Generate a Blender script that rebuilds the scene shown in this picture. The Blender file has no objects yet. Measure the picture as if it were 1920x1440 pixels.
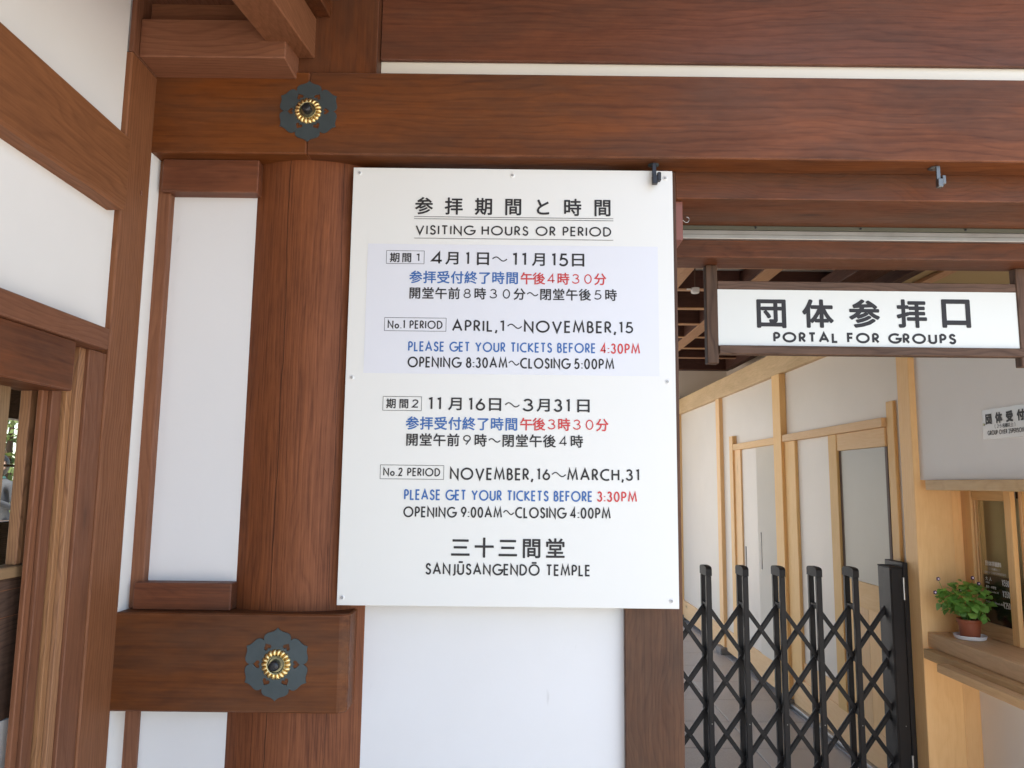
import bpy, bmesh, math, random
from mathutils import Vector, Matrix
random.seed(7)
S = bpy.context.scene
COL = S.collection
R_ = math.radians

# ------------------------------------------------------------ camera, world, sun, exposure
cam_d = bpy.data.cameras.new('camera'); cam = bpy.data.objects.new('camera', cam_d); COL.objects.link(cam)
cam_d.sensor_fit = 'HORIZONTAL'; cam_d.sensor_width = 36.0; cam_d.lens = 27.04
cam_d.clip_start = 0.05; cam_d.clip_end = 500
_p, _r = math.atan(185 / 1442), 0.0113
fwd = Vector((0, math.cos(_p), math.sin(_p))); up = Vector((0, -math.sin(_p), math.cos(_p))); rt = Vector((1, 0, 0))
r2 = rt * math.cos(_r) + up * math.sin(_r); u2 = up * math.cos(_r) - rt * math.sin(_r)
cam.matrix_world = Matrix(((r2.x, u2.x, -fwd.x, 0), (r2.y, u2.y, -fwd.y, 0), (r2.z, u2.z, -fwd.z, 1.5), (0, 0, 0, 1)))
S.camera = cam

SUN_EL, SUN_AZ = R_(62), R_(191)          # azimuth clockwise from +Y
w = bpy.data.worlds.new('World'); S.world = w; w.use_nodes = True
nt = w.node_tree; nt.nodes.clear()
sky = nt.nodes.new('ShaderNodeTexSky'); sky.sky_type = 'NISHITA'; sky.sun_disc = False
sky.sun_elevation = SUN_EL; sky.sun_rotation = SUN_AZ; sky.air_density = 1.0; sky.dust_density = 1.0; sky.ozone_density = 1.0
bg = nt.nodes.new('ShaderNodeBackground'); bg.inputs[1].default_value = 0.15
wo = nt.nodes.new('ShaderNodeOutputWorld')
nt.links.new(sky.outputs[0], bg.inputs[0]); nt.links.new(bg.outputs[0], wo.inputs[0])
sd = bpy.data.lights.new('sun', 'SUN'); sd.energy = 4.2; sd.angle = R_(0.5); sd.color = (1.0, 0.93, 0.83)
sun = bpy.data.objects.new('sun', sd); COL.objects.link(sun); sun.location = (0, -10, 20)
sdir = Vector((math.sin(SUN_AZ) * math.cos(SUN_EL), math.cos(SUN_AZ) * math.cos(SUN_EL), math.sin(SUN_EL)))
sun.rotation_euler = sdir.to_track_quat('Z', 'Y').to_euler()
S.view_settings.view_transform = 'Standard'; S.view_settings.look = 'None'
S.view_settings.exposure = 1.66; S.view_settings.gamma = 1.0; S.view_settings.use_curve_mapping = False
S.render.engine = 'CYCLES'
S.cycles.max_bounces = 10; S.cycles.diffuse_bounces = 7; S.cycles.glossy_bounces = 4; S.cycles.transmission_bounces = 6
S.cycles.sample_clamp_indirect = 6

# ------------------------------------------------------------ materials
class G:
    def __init__(s, name):
        s.m = bpy.data.materials.new(name); s.m.use_nodes = True; s.t = s.m.node_tree
        s.b = s.t.nodes['Principled BSDF']
    def n(s, typ, **kw):
        o = s.t.nodes.new(typ)
        for k, v in kw.items(): setattr(o, k, v)
        return o
    def l(s, a, b): s.t.links.new(a, b)
    def put(s, sock, v):
        if hasattr(v, 'links') or isinstance(v, bpy.types.NodeSocket): s.l(v, sock)
        else: sock.default_value = v
    def math(s, op, a, b=0.0, c=None, clamp=False):
        o = s.n('ShaderNodeMath', operation=op, use_clamp=clamp); s.put(o.inputs[0], a); s.put(o.inputs[1], b)
        if c is not None: s.put(o.inputs[2], c)
        return o.outputs[0]
    def vmath(s, op, a, b):
        o = s.n('ShaderNodeVectorMath', operation=op); s.put(o.inputs[0], a); s.put(o.inputs[1], b); return o.outputs[0]
    def coord(s, rnd=True):
        tc = s.n('ShaderNodeTexCoord').outputs['Object']
        if not rnd: return tc
        oi = s.n('ShaderNodeObjectInfo').outputs['Random']
        cx = s.n('ShaderNodeCombineXYZ')
        for i, k in enumerate((37.0, 71.0, 53.0)): s.l(s.math('MULTIPLY', oi, k), cx.inputs[i])
        return s.vmath('ADD', tc, cx.outputs[0])
    def noise(s, vec, scale, detail=3.0, rough=0.5, dist=0.0):
        o = s.n('ShaderNodeTexNoise'); s.l(vec, o.inputs['Vector']); o.inputs['Scale'].default_value = scale
        o.inputs['Detail'].default_value = detail; o.inputs['Roughness'].default_value = rough
        o.inputs['Distortion'].default_value = dist; return o.outputs['Fac']
    def ramp(s, fac, stops, interp='LINEAR'):
        o = s.n('ShaderNodeValToRGB'); o.color_ramp.interpolation = interp; s.l(fac, o.inputs[0])
        e = o.color_ramp.elements
        while len(e) < len(stops): e.new(0.5)
        for i, (p, c) in enumerate(stops):
            e[i].position = p; e[i].color = (*c, 1) if isinstance(c, tuple) else (c, c, c, 1)
        return o.outputs[0]
    def mix(s, fac, a, b, blend='MIX'):
        o = s.n('ShaderNodeMix', data_type='RGBA', blend_type=blend); s.put(o.inputs[0], fac)
        for k, v in ((6, a), (7, b)):
            if isinstance(v, tuple): o.inputs[k].default_value = (*v, 1)
            else: s.l(v, o.inputs[k])
        return o.outputs[2]
    def bump(s, h, strength, dist=0.002):
        o = s.n('ShaderNodeBump'); o.inputs['Strength'].default_value = strength; o.inputs['Distance'].default_value = dist
        s.l(h, o.inputs['Height']); s.l(o.outputs[0], s.b.inputs['Normal'])

def wood(name, light, dark, axis='X', ring=70.0, fig=0.03, contrast=0.5, rough=0.5, blotch=0.35, grey=0.0, crack=False, fibre=220.0, spec=0.25, hue=None, fw=0.75, edge=0.0):
    """Procedural timber; grain runs along the local axis given."""
    g = G(name); p0 = g.coord(not crack)
    ai = 'XYZ'.index(axis)
    def sc(along, across):
        m = g.n('ShaderNodeMapping'); v = [across] * 3; v[ai] = along
        m.inputs['Scale'].default_value = v; g.l(p0, m.inputs['Vector']); return m.outputs[0]
    warp = g.noise(sc(1.1, 3.2), 1.0, 3.0, 0.55)
    warp2 = g.noise(sc(3.5, 14.0), 1.0, 2.0, 0.5)
    sep = g.n('ShaderNodeSeparateXYZ'); g.l(p0, sep.inputs[0])
    oth = [i for i in range(3) if i != ai]
    a = g.math('FRACT', g.math('MULTIPLY', sep.outputs[oth[0]], 0.31)); b = g.math('FRACT', g.math('MULTIPLY', sep.outputs[oth[1]], 0.31))
    rad = g.math('POWER', g.math('ADD', g.math('POWER', g.math('ADD', a, 0.12), 2.0), g.math('POWER', g.math('ADD', b, 0.2), 2.0)), 0.5)
    rad = g.math('DIVIDE', rad, 0.31)
    rad = g.math('ADD', rad, g.math('MULTIPLY', warp, fig * 8)); rad = g.math('ADD', rad, g.math('MULTIPLY', warp2, fig))
    ringv = g.math('FRACT', g.math('MULTIPLY', rad, ring))
    ringv = g.ramp(ringv, [(0.0, 0.0), (0.12, 0.55), (0.75, 1.0), (0.9, 0.35), (1.0, 0.0)])
    fib = g.noise(sc(5.0, fibre), 1.0, 2.0, 0.6); fib2 = g.noise(sc(18.0, 60.0), 1.0, 3.0, 0.6)
    blo = g.noise(sc(1.6, 5.0), 1.0, 4.0, 0.6, 0.6)
    amp = g.ramp(g.noise(sc(0.7, 2.0), 1.0, 2.0), [(0.3, 0.25), (0.7, 1.0)])
    t = g.math('ADD', g.math('MULTIPLY', g.math('MULTIPLY', g.math('SUBTRACT', ringv, 0.6), contrast), amp), 0.55)
    t = g.math('ADD', t, g.math('MULTIPLY', g.math('SUBTRACT', fib, 0.5), fw))
    t = g.math('ADD', t, g.math('MULTIPLY', g.math('SUBTRACT', fib2, 0.5), 0.5))
    t = g.math('ADD', t, g.math('MULTIPLY', g.math('SUBTRACT', blo, 0.5), blotch * 2.4), clamp=True)
    col = g.mix(t, dark, light)
    if hue:
        col = g.mix(g.ramp(g.noise(sc(0.9, 2.6), 1.0, 3.0), [(0.45, 0.0), (0.72, 0.8)]), col, g.mix(0.8, col, hue))
    if grey:
        col = g.mix(g.math('MULTIPLY', g.ramp(g.noise(sc(2.0, 7.0), 1.0, 5.0, 0.65), [(0.42, 0.0), (0.7, 1.0)]), grey), col, (0.055, 0.036, 0.025))
    kn = g.n('ShaderNodeTexVoronoi'); kn.feature = 'F1'; g.l(sc(1.3, 4.5), kn.inputs['Vector']); kn.inputs['Scale'].default_value = 1.0
    kd = g.ramp(kn.outputs['Distance'], [(0.0, 0.0), (0.02, 0.1), (0.06, 0.75), (0.13, 1.0)])
    col = g.mix(g.math('MULTIPLY', g.math('SUBTRACT', 1.0, kd), 0.8), col, tuple(c * 0.35 for c in dark))
    if crack:
        sx = sep.outputs[0]; wob = g.noise(sc(1.4, 0.0), 1.0, 4.0, 0.6)
        for off, wd in ((-0.042, 0.0007), (0.1, 0.00035)):
            dd = g.math('ABSOLUTE', g.math('SUBTRACT', sx, g.math('ADD', g.math('MULTIPLY', wob, 0.05), off - 0.025)))
            col = g.mix(g.math('LESS_THAN', dd, wd), col, (0.01, 0.005, 0.003))
    if edge:           # worn, paler arrises
        bv = g.n('ShaderNodeBevel'); bv.samples = 4; bv.inputs['Radius'].default_value = 0.0045
        gm = g.n('ShaderNodeNewGeometry'); dt = g.n('ShaderNodeVectorMath', operation='DOT_PRODUCT')
        g.l(bv.outputs[0], dt.inputs[0]); g.l(gm.outputs['Normal'], dt.inputs[1])
        em = g.ramp(g.math('SUBTRACT', 1.0, dt.outputs['Value']), [(0.02, 0.0), (0.16, 1.0)])
        em = g.math('MULTIPLY', em, g.ramp(g.noise(sc(9.0, 30.0), 1.0, 4.0, 0.65), [(0.35, 0.15), (0.62, 1.0)]))
        col = g.mix(g.math('MULTIPLY', em, edge), col, tuple(min(1, c * 1.5 + .10) for c in light))
    if not crack:      # every timber has its own tone
        rv_ = g.n('ShaderNodeObjectInfo').outputs['Random']; rv2 = g.math('FRACT', g.math('MULTIPLY', rv_, 7.31))
        hs = g.n('ShaderNodeHueSaturation'); g.l(col, hs.inputs['Color'])
        g.l(g.math('ADD', g.math('MULTIPLY', rv_, 0.24), 0.87), hs.inputs['Value']); g.l(g.math('ADD', g.math('MULTIPLY', rv2, 0.12), 0.90), hs.inputs['Saturation'])
        g.l(g.math('ADD', g.math('MULTIPLY', rv2, 0.006), 0.4985), hs.inputs['Hue']); col = hs.outputs[0]
    g.l(col, g.b.inputs['Base Color'])
    rr = g.math('ADD', g.math('MULTIPLY', g.math('SUBTRACT', 1.0, t), 0.22), rough - 0.1)
    g.l(rr, g.b.inputs['Roughness']); g.b.inputs['Specular IOR Level'].default_value = spec
    h = g.math('ADD', g.math('MULTIPLY', ringv, 0.35), fib)
    g.bump(h, 0.35, 0.0012)
    return g.m

RED_L, RED_D = (0.200, 0.055, 0.0125), (0.060, 0.0150, 0.0040)
def wood_set(key, light, dark, **kw): return {a: wood('%s_grain_%s' % (key, a.lower()), light, dark, axis=a, **kw) for a in 'XYZ'}
RED = wood_set('stained_timber', RED_L, RED_D, ring=46, contrast=0.34, fig=0.02, edge=0.55, grey=0.45, fw=0.7, blotch=0.55, fibre=150, rough=0.5)
REDB = wood_set('stained_lintel_timber', (0.175, 0.048, 0.0135), (0.048, 0.013, 0.005), edge=0.4, ring=80, contrast=0.35, fig=0.05, grey=0.55, blotch=0.45)
COLW = wood('column_timber', (0.245, 0.078, 0.026), (0.075, 0.021, 0.008), axis='Z', ring=170, contrast=0.28, fig=0.008, fw=1.25, crack=True, rough=0.55, fibre=260)
BRN = wood_set('brown_timber', (0.245, 0.090, 0.036), (0.120, 0.040, 0.016), edge=0.3, fig=0.02, ring=95, contrast=0.5, blotch=0.22, rough=0.6, spec=0.25)
BRNL = wood_set('streaked_timber', (0.42, 0.2, 0.085), (0.19, 0.085, 0.04), ring=130, contrast=0.8, blotch=0.3, rough=0.6)
TAN = wood_set('grey_tan_timber', (0.33, 0.20, 0.10), (0.19, 0.11, 0.05), ring=100, contrast=0.7, blotch=0.3, rough=0.65)
HIN = wood_set('cypress_timber', (0.86, 0.54, 0.235), (0.74, 0.42, 0.16), ring=60, contrast=0.35, blotch=0.2, rough=0.55, fig=0.02)
HIND = wood_set('handled_cypress_timber', (0.68, 0.46, 0.23), (0.46, 0.30, 0.14), ring=50, contrast=0.3, blotch=0.6, rough=0.55)
SHE = wood_set('shelf_timber', (0.66, 0.42, 0.19), (0.48, 0.28, 0.12), ring=55, contrast=0.5, blotch=0.25, rough=0.5)
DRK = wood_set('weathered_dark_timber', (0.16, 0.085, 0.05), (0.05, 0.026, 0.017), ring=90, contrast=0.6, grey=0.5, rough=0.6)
WPOST = wood_set('weathered_post_timber', (0.15, 0.06, 0.024), (0.045, 0.016, 0.008), ring=100, contrast=0.4, grey=0.6, blotch=0.5, edge=0.4)
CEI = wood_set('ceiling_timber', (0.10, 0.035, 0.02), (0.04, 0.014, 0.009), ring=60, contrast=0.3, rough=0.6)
RAF = wood_set('lit_underside_batten_timber', (0.50, 0.26, 0.12), (0.33, 0.16, 0.07), ring=60, contrast=0.4, rough=0.6)  # brighter than the ceiling timber: light painted onto undersides; also the side ceiling batten

def plaster(name, c, var=0.06, rough=0.85, marks=False, spec=0.2):
    g = G(name); p = g.coord()
    n1 = g.noise(p, 2.2, 4.0, 0.55); n2 = g.noise(p, 60.0, 3.0, 0.6)
    col = g.mix(g.ramp(n1, [(0.3, 0.0), (0.75, 1.0)]), tuple(x * (1 - var) for x in c), c)
    if marks:
        m = g.n('ShaderNodeMapping'); m.inputs['Scale'].default_value = (30, 30, 9); g.l(p, m.inputs[0])
        m.inputs['Rotation'].default_value = (0.4, 0.5, 0.2)
        sp = g.ramp(g.noise(m.outputs[0], 1.0, 2.0, 0.5), [(0.74, 0.0), (0.80, 1.0)])
        col = g.mix(g.math('MULTIPLY', sp, 0.22), col, (0.3, 0.28, 0.24))
    dirt = g.ramp(g.noise(p, 0.9, 6.0, 0.7), [(0.46, 0.0), (0.8, 1.0)])
    col = g.mix(g.math('MULTIPLY', dirt, 0.18), col, tuple(x * y for x, y in zip(c, (0.80, 0.76, 0.68))))
    g.l(col, g.b.inputs['Base Color']); g.b.inputs['Roughness'].default_value = rough; g.b.inputs['Specular IOR Level'].default_value = spec
    g.bump(g.math('ADD', n2, g.math('MULTIPLY', n1, 2.0)), 0.18, 0.001)
    return g.m
WHITE = plaster('white_plaster', (0.79, 0.765, 0.715), marks=True)
STRIPW = plaster('bounce_warmed_plaster', (0.84, 0.77, 0.64), var=0.03)  # warm bounce light from the timber put into the plaster colour
PANELW = plaster('smooth_white_panel', (0.76, 0.75, 0.735), var=0.03, rough=0.6, marks=True)
GREYW = plaster('interior_plaster', (0.75, 0.66, 0.55), var=0.05, rough=0.45, spec=0.4)
COUNTW = plaster('lit_counter_plaster', (0.84, 0.81, 0.77), var=0.04, rough=0.6)  # lighter copy of the interior plaster, stronger counter light put into its colour
CREAM = plaster('cream_panel', (0.74, 0.66, 0.54), var=0.05)
OLIVE = plaster('olive_board', (0.235, 0.21, 0.15), var=0.08, rough=0.35, spec=0.5)
TANP = plaster('tan_ceiling_board', (0.42, 0.31, 0.16), var=0.08)
CEIW = plaster('ceiling_board', (0.62, 0.58, 0.54), var=0.08)

def plain(name, c, rough=0.5, metal=0.0, var=0.12, scale=40.0, bump=0.1, spec=0.5, coat=0.0):
    g = G(name); p = g.coord(); n1 = g.noise(p, scale, 4.0, 0.6); n2 = g.noise(p, scale * 0.12, 3.0)
    t = g.math('ADD', g.math('MULTIPLY', n1, 0.5), g.math('MULTIPLY', n2, 0.5))
    g.l(g.mix(t, tuple(x * (1 - var) for x in c), tuple(min(1, x * (1 + var)) for x in c)), g.b.inputs['Base Color'])
    g.l(g.math('ADD', g.math('MULTIPLY', g.math('SUBTRACT', n1, 0.5), 0.2), rough), g.b.inputs['Roughness'])
    g.b.inputs['Metallic'].default_value = metal; g.b.inputs['Specular IOR Level'].default_value = spec
    g.b.inputs['Coat Weight'].default_value = coat
    if bump: g.bump(n1, bump, 0.001)
    return g.m
BOARD = plain('sign_board_enamel', (0.75, 0.74, 0.695), 0.4, var=0.012, scale=6, bump=0.0, spec=0.35)
STICK = plain('bluish_sticker', (0.70, 0.702, 0.730), 0.4, var=0.01, scale=6, bump=0.0, spec=0.35)
INK = plain('black_ink', (0.016, 0.013, 0.013), 0.6, var=0.1, bump=0.0)
INKB = plain('blue_ink', (0.028, 0.12, 0.36), 0.5, var=0.08, bump=0.0)
INKR = plain('red_ink', (0.55, 0.035, 0.035), 0.5, var=0.08, bump=0.0)
INKW = plain('white_ink', (0.75, 0.75, 0.72), 0.5, var=0.05, bump=0.0)
PSIGN = plain('glossy_white_acrylic', (0.70, 0.69, 0.625), 0.12, var=0.03, scale=5, bump=0.0, spec=0.5)
ACR = plain('thin_acrylic_plate', (0.66, 0.62, 0.58), 0.2, var=0.03, bump=0.0, spec=0.6)
IRON = plain('blackened_copper', (0.058, 0.074, 0.077), 0.5, metal=0.35, var=0.35, scale=60, bump=0.4)
GOLD = plain('gilt_brass', (0.80, 0.60, 0.27), 0.36, metal=1.0, var=0.25, scale=90)
BRASS = plain('aged_brass', (0.42, 0.38, 0.22), 0.35, metal=0.9, var=0.2)
KNOB = plain('dark_knob_metal', (0.035, 0.034, 0.036), 0.35, metal=0.5, var=0.3)
GATE = plain('dark_bronze_anodised', (0.017, 0.014, 0.013), 0.5, metal=0.0, var=0.25, scale=30, bump=0.02, spec=0.3)
GBLK = plain('black_plastic', (0.022, 0.020, 0.019), 0.6, var=0.2, bump=0.05, spec=0.25)
CHROME = plain('bare_steel', (0.55, 0.55, 0.54), 0.3, metal=1.0, var=0.2)
ALU = plain('aluminium', (0.42, 0.41, 0.39), 0.42, metal=0.85, var=0.3, scale=12)
OLVM = plain('dull_painted_metal', (0.10, 0.10, 0.07), 0.55, var=0.2)
LATCH = plain('tarnished_latch_metal', (0.16, 0.16, 0.155), 0.45, metal=0.7, var=0.4, scale=70)
SCREW = plain('zinc_screw', (0.4, 0.4, 0.38), 0.35, metal=0.9)
WSHR = plain('white_washer', (0.75, 0.74, 0.72), 0.4, bump=0.0)
STONE = plain('dark_stone', (0.20, 0.18, 0.165), 0.6, var=0.25, scale=90, bump=0.3)
POTM = plain('terracotta_plastic', (0.33, 0.095, 0.045), 0.5, var=0.08, bump=0.02)
SAUC = plain('white_plastic', (0.8, 0.8, 0.8), 0.3, var=0.02, bump=0.0)
SOIL = plain('potting_soil', (0.03, 0.02, 0.014), 0.95, var=0.5, bump=0.6)
BLKB = plain('black_board', (0.012, 0.010, 0.009), 0.15, var=0.1, bump=0.0)
RDBX = plain('reddish_brown_vinyl', (0.22, 0.075, 0.05), 0.5, var=0.1)
SKIN = plain('skin', (0.62, 0.38, 0.27), 0.5, var=0.05, bump=0.0)
HAIR = plain('black_hair', (0.02, 0.015, 0.012), 0.45, var=0.3)
MASK = plain('white_mask', (0.8, 0.8, 0.8), 0.8, var=0.02)
CLOTH = plain('charcoal_cloth', (0.06, 0.06, 0.07), 0.9, var=0.2)
COLLAR = plain('green_cloth', (0.14, 0.3, 0.24), 0.9, var=0.2)
BAGM = plain('cream_canvas', (0.75, 0.66, 0.42), 0.85, var=0.06)
GRAVEL = plain('pale_gravel', (0.47, 0.44, 0.40), 0.9, var=0.35, scale=120, bump=0.5)
ROOFT = plain('grey_roof_tile', (0.13, 0.13, 0.14), 0.6, var=0.2, scale=20)

def tile_mat():
    g = G('granite_tile'); p = g.coord(); n = g.noise(p, 240, 3, 0.7); m = g.noise(p, 3, 4)
    g.l(g.mix(g.ramp(n, [(0.3, 0.0), (0.7, 1.0)]), (0.30, 0.27, 0.24), (0.52, 0.48, 0.44)), g.b.inputs['Base Color'])
    g.l(g.math('ADD', g.math('MULTIPLY', m, 0.15), 0.26), g.b.inputs['Roughness'])
    g.bump(g.noise(p, 90, 3, 0.6), 0.35, 0.0015); return g.m
TILE = tile_mat()
def glass_mat():
    g = G('window_glass'); g.b.inputs['Base Color'].default_value = (0.9, 0.93, 0.9, 1); g.b.inputs['Roughness'].default_value = 0.02
    tr = g.n('ShaderNodeBsdfTransparent'); mx = g.n('ShaderNodeMixShader'); fr = g.n('ShaderNodeLayerWeight'); fz = g.math('ADD', g.math('MULTIPLY', g.math('POWER', fr.outputs['Facing'], 5.0), 0.9), 0.045)
    gl = g.n('ShaderNodeBsdfGlossy'); gl.inputs['Roughness'].default_value = 0.01
    out = g.t.nodes['Material Output']; tr.inputs[0].default_value = (0.9, 0.92, 0.88, 1)
    g.l(fz, mx.inputs[0]); g.l(tr.outputs[0], mx.inputs[1]); g.l(gl.outputs[0], mx.inputs[2]); g.l(mx.outputs[0], out.inputs[0])
    return g.m
GLASS = glass_mat()
def leaf_mat(name, a, b):
    g = G(name); oi = g.n('ShaderNodeObjectInfo').outputs['Random']; p = g.coord()
    t = g.math('ADD', g.math('MULTIPLY', oi, 0.7), g.math('MULTIPLY', g.noise(p, 60, 2), 0.3))
    g.l(g.mix(t, a, b), g.b.inputs['Base Color']); g.b.inputs['Roughness'].default_value = 0.45
    g.b.inputs['Subsurface Weight'].default_value = 0.0
    tl = g.n('ShaderNodeBsdfTranslucent'); g.l(g.mix(t, tuple(min(1, x * 1.5) for x in a), tuple(min(1, x * 1.5) for x in b)), tl.inputs[0])
    mx = g.n('ShaderNodeMixShader'); mx.inputs[0].default_value = 0.3; out = g.t.nodes['Material Output']
    g.l(g.b.outputs[0], mx.inputs[1]); g.l(tl.outputs[0], mx.inputs[2]); g.l(mx.outputs[0], out.inputs[0]); return g.m
LEAF = leaf_mat('pot_leaf', (0.09, 0.24, 0.035), (0.32, 0.54, 0.12))
GARD = leaf_mat('garden_leaf', (0.035, 0.06, 0.015), (0.15, 0.18, 0.055))
PETAL = plain('purple_petal', (0.045, 0.012, 0.05), 0.6, var=0.1, bump=0.0)
PETW = plain('white_petal_throat', (0.75, 0.62, 0.72), 0.6, var=0.05, bump=0.0)

# ------------------------------------------------------------ object helpers
def wloc(o):
    v = Vector((0, 0, 0))
    while o: v += o.location; o = o.parent
    return v
def link(name, me, mat, parent=None, at=(0, 0, 0), label=None):
    o = bpy.data.objects.new(name, me); COL.objects.link(o)
    if mat is not None and not me.materials: me.materials.append(mat)
    if parent: o.parent = parent; o.location = Vector(at) - wloc(parent)
    else: o.location = at
    if label: o['label'] = label
    return o
def thing(name, label, cat, at=(0, 0, 0), group=None):
    o = bpy.data.objects.new(name, None); COL.objects.link(o); o.location = at; o.empty_display_size = 0.1
    o['label'] = label; o['category'] = cat
    if group: o['group'] = group
    return o
def tag(o, label, cat, group=None):
    o['label'] = label; o['category'] = cat
    if group: o['group'] = group
    return o
def bm_mesh(bm, name='m', smooth=None):
    me = bpy.data.meshes.new(name); bm.normal_update(); bm.to_mesh(me); bm.free()
    if smooth is not None:
        for p in me.polygons: p.use_smooth = True
        try: me.set_sharp_from_angle(angle=R_(smooth))
        except Exception: pass
    return me
def add_box(bm, x0, x1, y0, y1, z0, z1):
    v = [bm.verts.new(p) for p in ((x0, y0, z0), (x1, y0, z0), (x1, y1, z0), (x0, y1, z0), (x0, y0, z1), (x1, y0, z1), (x1, y1, z1), (x0, y1, z1))]
    for f in ((0, 3, 2, 1), (4, 5, 6, 7), (0, 1, 5, 4), (1, 2, 6, 5), (2, 3, 7, 6), (3, 0, 4, 7)): bm.faces.new([v[i] for i in f])
    return v
def box(name, x0, x1, y0, y1, z0, z1, mat, parent=None, bev=0.002, label=None, axis=None, seg=1):
    dx, dy, dz = (x1 - x0) / 2, (y1 - y0) / 2, (z1 - z0) / 2
    bm = bmesh.new(); add_box(bm, -dx, dx, -dy, dy, -dz, dz)
    if bev: bmesh.ops.bevel(bm, geom=bm.edges[:], offset=min(bev, dx * .6, dy * .6, dz * .6), segments=seg, affect='EDGES', profile=0.6)
    if isinstance(mat, dict):
        if axis is None: axis = 'XYZ'[max(range(3), key=lambda i: (dx, dy, dz)[i])]
        mat = mat[axis]
    return link(name, bm_mesh(bm, name), mat, parent, ((x0 + x1) / 2, (y0 + y1) / 2, (z0 + z1) / 2), label)
def lathe(prof, seg=24, axis='Z', smooth=35):
    bm = bmesh.new(); rings = []
    for r, h in prof:
        ring = []
        for i in range(seg):
            a = 2 * math.pi * i / seg; x, y = r * math.cos(a), r * math.sin(a)
            p = (x, y, h) if axis == 'Z' else (x, -h, y)
            ring.append(bm.verts.new(p))
        rings.append(ring)
    for a, b in zip(rings, rings[1:]):
        for i in range(seg):
            j = (i + 1) % seg; f = (a[i], a[j], b[j], b[i])
            bm.faces.new(f)
    for ring in (rings[0], rings[-1]):
        if (ring[0].co - ring[seg // 2].co).length > 1e-6: bm.faces.new(ring)
    bmesh.ops.remove_doubles(bm, verts=bm.verts, dist=1e-7); bmesh.ops.recalc_face_normals(bm, faces=bm.faces)
    return bm_mesh(bm, 'lathe', smooth)
def tube(pts, r, seg=8):
    bm = bmesh.new(); pts = [Vector(p) for p in pts]; rings = []
    rr = r if isinstance(r, (list, tuple)) else [r] * len(pts)
    for i, p in enumerate(pts):
        t = (pts[min(i + 1, len(pts) - 1)] - pts[max(i - 1, 0)]).normalized()
        u = t.cross(Vector((0.13, 0.21, 1))).normalized(); v = t.cross(u)
        rings.append([bm.verts.new(p + (u * math.cos(2 * math.pi * k / seg) + v * math.sin(2 * math.pi * k / seg)) * rr[i]) for k in range(seg)])
    for a, b in zip(rings, rings[1:]):
        for k in range(seg): bm.faces.new((a[k], a[(k + 1) % seg], b[(k + 1) % seg], b[k]))
    bm.faces.new(rings[0]); bm.faces.new(rings[-1]); bmesh.ops.recalc_face_normals(bm, faces=bm.faces)
    return bm_mesh(bm, 'tube', 50)
def prism(poly, axis, a0, a1):
    """Extrude a closed 2D outline along an axis: 'X' takes (y,z), 'Y' takes (x,z), 'Z' takes (x,y)."""
    bm = bmesh.new()
    def P(p, t): return {'X': (t, p[0], p[1]), 'Y': (p[0], t, p[1]), 'Z': (p[0], p[1], t)}[axis]
    A = [bm.verts.new(P(p, a0)) for p in poly]; B = [bm.verts.new(P(p, a1)) for p in poly]
    bm.faces.new(A); bm.faces.new(B); n = len(poly)
    for i in range(n): bm.faces.new((A[i], A[(i + 1) % n], B[(i + 1) % n], B[i]))
    bmesh.ops.recalc_face_normals(bm, faces=bm.faces); return bm_mesh(bm, 'prism')
def prism_obj(name, poly, axis, a0, a1, mat, parent=None, bev=0.0015, label=None):
    me = prism(poly, axis, a0, a1); c = sum((v.co for v in me.vertices), Vector()) / len(me.vertices)
    for v in me.vertices: v.co -= c
    if bev:
        bm = bmesh.new(); bm.from_mesh(me); bmesh.ops.bevel(bm, geom=bm.edges[:], offset=bev, segments=1, affect='EDGES'); bm.to_mesh(me); bm.free()
    return link(name, me, mat, parent, c, label)

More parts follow.
